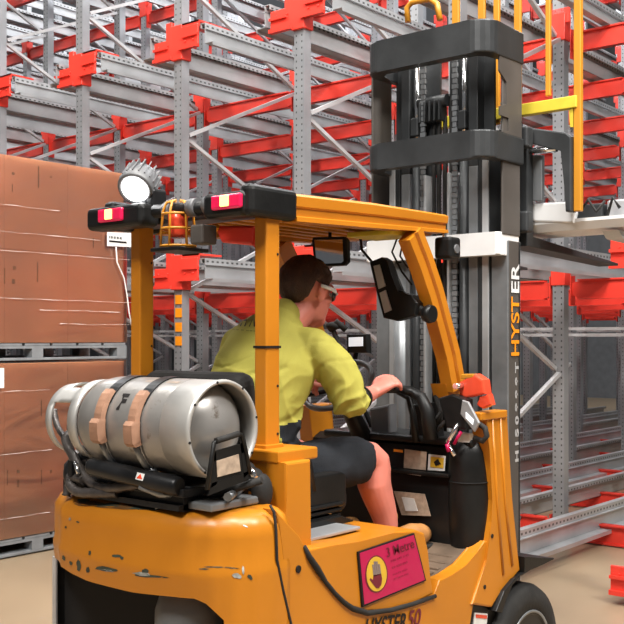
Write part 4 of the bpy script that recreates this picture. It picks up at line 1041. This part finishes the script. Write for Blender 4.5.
b.ell(H(.088, 0, -.058), (.012, .024, .007)); b.ell(H(.086, 0, -.070), (.011, .020, .008))
# arms
limb(b, curve([SHR, SHR.lerp(ELR, .5)+Vector((.01, -.01, 0)), ELR, ELR.lerp(WRR, .35), WRR.lerp(KNR, -.1)]), lerp_r([.055, .048, .042, .042, .028]), n=18)
limb(b, curve([SHL, SHL.lerp(ELL, .5), ELL, ELL.lerp(WRL, .4), WRL]), lerp_r([.055, .048, .040, .040, .028]), n=18)
def hand(b, W, K, up, side, curl, thumbdir):
    """W wrist, K knuckle middle; side = unit vector across the palm toward the index finger"""
    f = (K-W).normalized(); up = (up-f*up.dot(f)).normalized(); side = (side-f*side.dot(f)-up*side.dot(up)).normalized(); L = (K-W).length
    rg = []
    for t, a, c in ((-.05, .024, .030), (.3, .020, .036), (.7, .017, .042), (1.0, .013, .042)): rg.append(ring(W+f*L*t, f, up, a, c, 18, 2.4))
    b.loft(rg)
    for i, (o, l) in enumerate(((.030, .074), (.010, .082), (-.011, .076), (-.030, .060))):
        p = K+side*o-f*.012; d = f.copy(); pts = [p]
        for j, (sg, ang) in enumerate(zip((.46, .31, .26), curl)):
            rot = Matrix.Rotation(ang, 3, side.cross(Vector((0, 0, 0))) if False else side)
            d2 = (Matrix.Rotation(-ang, 3, side) @ d)
            if d2.dot(up) > d.dot(up): d2 = (Matrix.Rotation(ang, 3, side) @ d)
            d = d2.normalized(); p = p+d*l*sg; pts.append(p)
        limb(b, pts, [.0105, .0098, .0088, .0075], n=10)
    p = W+f*L*.3+side*.030; pts = [p, p+side*.024+f*.022-up*.006, p+side*.030+f*.052-up*.018, p+side*.020+f*.075-up*.026]
    limb(b, pts, [.016, .013, .011, .0085], n=10)
hand(b, WRR, KNR, Vector((-.25, -.45, 1)), Vector((-.2, .9, .3)), (.55, .75, .55), 0)
hand(b, WRL, WRL+Vector((.07, -.03, .01)), Vector((-.4, 0, 1)), Vector((0, -1, 0)), (.9, 1.0, .7), 0)
# legs
limb(b, curve([HPR, HPR.lerp(KNE, .5), KNE, KNE.lerp(ANK, .35)+Vector((-.012, 0, 0)), KNE.lerp(ANK, .75), ANK]), lerp_r([.085, .080, .066, .068, .054, .042]), u=(0, 1, 0), n=20)
limb(b, curve([HPL, HPL.lerp(KNEL, .5), KNEL, KNEL.lerp(ANKL, .35)+Vector((-.012, 0, 0)), KNEL.lerp(ANKL, .75), ANKL]), lerp_r([.085, .078, .060, .057, .043, .036]), u=(0, 1, 0), n=20)
body = fuse(b, .0048, 5)
obj('body', body, 'skin', parent=OP, smooth=True)
# eyes
for s in (-1, 1):
    b = MB(); b.ell(H(.078, .031*s, .004), (.012, .012, .012)); e = obj('eye', b, 'white', parent=OP)
# hair
b = MB(); nA, nE = 56, 22; rg = []
def lim(ph):
    a = abs(math.degrees(math.atan2(math.sin(ph), math.cos(ph))))
    pts = [(0, 32), (35, 28), (52, 6), (66, -4), (80, -26), (88, 2), (104, 2), (114, -36), (145, -64), (180, -68)]
    for (p, q), (r, s) in zip(pts, pts[1:]):
        if p <= a <= r: return math.radians(q+(s-q)*(a-p)/(r-p))
    return 0
for j in range(nE+1):
    row = []
    for i in range(nA):
        ph = 2*PI*i/nA; l = lim(ph); th = PI/2+(l-PI/2)*j/nE
        v = Vector((math.cos(th)*math.cos(ph), math.cos(th)*math.sin(ph), math.sin(th)))
        k = 1 if j < nE-2 else (.985, .96, .90)[j-nE+2]
        nz_ = noise.noise(v*6)*.05+noise.noise(v*17)*.035
        row.append(H(-.012+v.x*.108*(k+nz_), v.y*.087*(k+nz_), .032+v.z*.100*(k+nz_)))
    rg.append(row)
b.loft(rg, True, False); b.bm.faces.new([b.bm.verts.new(p) for p in rg[-1]]); obj('hair', b, 'hair', parent=OP)
# safety glasses
b = MB()
for s in (-1, 1):
    pts = [H(-.025, .094*s, .016), H(.03, .090*s, .015), H(.066, .078*s, .012), H(.088, .056*s, .010)]
    rg = [ring(p, (1, 0, 0) if i < 3 else (.7, -.7*s, 0), (0, 0, 1), .007+.004*i/3, .003, 8) for i, p in enumerate(pts)]
    b.loft(rg)
rg = [ring(H(.098, y, .012), (0, 1, 0), (0, 0, 1), .005, .003, 8) for y in (-.055, -.02, .02, .055)]; b.loft(rg)
b.bm.verts.ensure_lookup_table()
GL = obj('safety_glasses', b, 'white', parent=OP, label='white framed safety glasses')
b = MB()
for s in (-1, 1):
    rg = []
    for i in range(9):
        t = i/8; a = math.radians(12+62*t); x, y = .030+.078*math.cos(a), .078*math.sin(a)*s
        rg.append([H(x, y, .020-.004*t), H(x+.003, y+.002*s, .018-.004*t), H(x+.002, y+.002*s, -.014+.008*t), H(x-.002, y, -.016+.008*t)])
    b.loft(rg)
obj('lens', b, 'glass', parent=GL)
# shirt
b = MB()
ts = [(.245, .315, 1.235), (.250, .315, 1.30), (.28, .315, 1.42), (.325, .312, 1.54), (.365, .31, 1.635), (.405, .302, 1.70), (.425, .298, 1.735)]
limb(b, curve(ts), lerp_r([(.165, .185), (.165, .192), (.160, .207), (.148, .215), (.120, .180), (.092, .098), (.082, .072)]), u=(1, 0, 0), n=32, p=2.2)
limb(b, [SHR+Vector((-.02, .09, .01)), SHR+Vector((0, .02, .0)), SHR], [.085, .085, .078])
limb(b, [SHL+Vector((.0, -.09, .01)), SHL+Vector((0, -.02, .0)), SHL], [.085, .085, .078])
limb(b, curve([SHR+Vector((0, .01, 0)), SHR.lerp(ELR, .45)+Vector((.012, -.012, 0)), ELR+Vector((-.005, 0, -.005)), ELR.lerp(WRR, .24)]), lerp_r([.080, .076, .066, .050]), n=20)
limb(b, curve([SHL, SHL.lerp(ELL, .5), ELL, ELL.lerp(WRL, .35)]), lerp_r([.080, .074, .066, .052]), n=20)
sh = fuse(b, .0065, 8)
bmesh.ops.recalc_face_normals(sh, faces=sh.faces); sh.normal_update()
for v in sh.verts:
    p = v.co; n_ = v.normal; w = 0
    w += .013*(1-2*abs(math.sin(15*p.z+10*p.x-14*p.y+4*noise.noise(p*5)))**.7)*max(0, min(1, (1.58-p.z)*5))*(.4+.6*min(1, max(0, noise.noise(p*4)+.6)))
    w += .006*max(0, 1-abs(math.sin(20*p.z-14*p.x+10*p.y+4*noise.noise(p*5)))*2.2)*-1*(1 if p.z < 1.55 else .3)
    w += .006*noise.noise(p*9)+.005*(1-2*abs(math.sin(24*p.z-20*p.x+26*p.y+5*noise.noise(p*7)))**.6)*max(0, min(1, (1.60-p.z)*4))
    v.co = p+n_*w
for f in sh.faces:
    c = f.calc_center_median()
    if c.z < 1.34+.10*(c.x-.25) and c.x > .215 and c.x < .47 and c.y < .30: f.material_index = 1
SHT = obj('work_shirt', sh, ['shirt', 'shorts'], parent=OP, smooth=True)
# dark cuff, side panel
b = MB(); c0, c1 = ELR.lerp(WRR, .33), ELR.lerp(WRR, .42); limb(b, [c0, c1], [.050, .046], n=20); obj('sleeve_cuff', b, 'ink', parent=SHT, label='dark knitted cuff')
bvs = bvh_of([SHT])
def wraptext(s, p00, p10, p01, m, nm, eps=.002, bold=0, shear=0):
    """letters laid over the cloth; p00/p10/p01 = pixel corners of the text box (origin, end of baseline, top of first letter)"""
    b = MB(); vs, fs = text_tris(s, 1, 1, shear, bold); W = max(v.x for v in vs); V = []
    for v in vs:
        px = p00[0]+(p10[0]-p00[0])*v.x/W+(p01[0]-p00[0])*v.y/.72; py = p00[1]+(p10[1]-p00[1])*v.x/W+(p01[1]-p00[1])*v.y/.72
        q = onsurf(px, py, bvs, eps)
        if q is None: q = Vector((0, 0, 0)); V.append(None); continue
        V.append(b.bm.verts.new(q))
    for f in fs:
        if all(V[i] is not None for i in f):
            try: b.bm.faces.new([V[i] for i in f])
            except ValueError: pass
    obj(nm, b, m, parent=SHT)
wraptext('THINK', (234, 326), (262, 327), (239, 313), 'ink', 'back_lettering', bold=.015)
wraptext('== = ===', (232, 330.5), (256, 332.5), (232.5, 328.5), 'ink', 'back_small_lettering')
# shorts
b = MB()
limb(b, curve([(.235, .315, 1.10), (.24, .315, 1.20), (.245, .315, 1.275)]), lerp_r([(.155, .195), (.155, .19), (.145, .178)]), u=(1, 0, 0), n=28, p=2.4)
limb(b, curve([HPR+Vector((-.02, .0, .0)), HPR.lerp(KNE, .5)+Vector((0, -.005, .0)), HPR.lerp(KNE, .90)+Vector((0, 0, .005))]), lerp_r([(.105, .105), (.102, .100), (.085, .092)]), u=(0, 1, 0), n=24, p=2.4)
limb(b, curve([HPL+Vector((-.02, .0, .0)), HPL.lerp(KNEL, .5), HPL.lerp(KNEL, .88)]), lerp_r([(.105, .105), (.100, .098), (.085, .088)]), u=(0, 1, 0), n=24, p=2.4)
so = fuse(b, .0065, 7)
so.normal_update()
for v in so.verts:
    p = v.co; v.co = p+v.normal*(.006*math.sin(26*p.x+18*p.z+6*noise.noise(p*6))*noise.noise(p*5)*1.5+.007*noise.noise(p*8))
obj('shorts', so, 'shorts', parent=OP, smooth=True)
# boots
for A in (ANK, ANKL):
    b = MB(); fz = .775
    limb(b, [A+Vector((0, 0, .05)), A+Vector((.0, 0, -.03)), A+Vector((.01, 0, -.055))], [.046, .05, .048])
    limb(b, [A+Vector((-.03, 0, -.06)), A+Vector((.06, 0, -.058)), A+Vector((.16, -.01, -.050)), A+Vector((.225, -.015, -.050))], [.042, .048, .053, .044])
    fb = fuse(b, .005, 4); bt = obj('work_boot', fb, 'boot', parent=OP, smooth=True)
    b = MB(); b.box(A.x-.065, A.x+.265, A.y-.058, A.y+.04, A.z-.108, A.z-.088, .008); obj('boot_sole', b, 'rubber', parent=bt)
# ---------------------------------------------------------------- light
w = bpy.data.worlds.new('world'); SC.world = w; w.use_nodes = True
w.node_tree.nodes['Background'].inputs['Color'].default_value = (.80, .84, .90, 1); w.node_tree.nodes['Background'].inputs['Strength'].default_value = .13
def area(loc, size, e, tgt=None, col=(1, .97, .92)):  # overhead area lamp out of view, no fitting modelled
    l = bpy.data.lights.new('unseen_area_light', 'AREA'); l.shape = 'RECTANGLE'; l.size, l.size_y = size; l.energy = e; l.color = col
    o = bpy.data.objects.new('unseen_area_light', l); COL.objects.link(o); o.location = loc
    if tgt is not None: o.rotation_euler = (Vector(tgt)-Vector(loc)).to_track_quat('-Z', 'Y').to_euler()
area((-4.0, -1.0, 6.5), (1.6, 1.6), 480, (.3, .3, 1.2))
area((1.0, -4.5, 7), (1.6, 1.6), 760, (1.0, .3, 1))
area((.2, 1.6, 9), (2.0, 2.0), 420, (.5, 3, 1))
area((-1.5, -1.5, 7.5), (1.6, 1.6), 300, (2.2, 3.5, 1.2))
area((-.5, -2.5, 8.5), (1.6, 1.6), 700, (7, 5, 3.5))  # added lamp without a fitting, brightens the red rack faces
area((.5, 6, 8.5), (1.6, 1.6), 420, (6, 7, 3))  # second added lamp, aimed into the racks to lift the reds
for x in (6, 10, 15):
    for y in (1, 7, 14): area((x, y, 9.5), (1.6, 1.6), 400, col=(.95, .97, 1))
vs = SC.view_settings; vs.view_transform = 'Standard'; vs.look = 'None'; vs.exposure = -.22; vs.gamma = 1; vs.use_curve_mapping = False
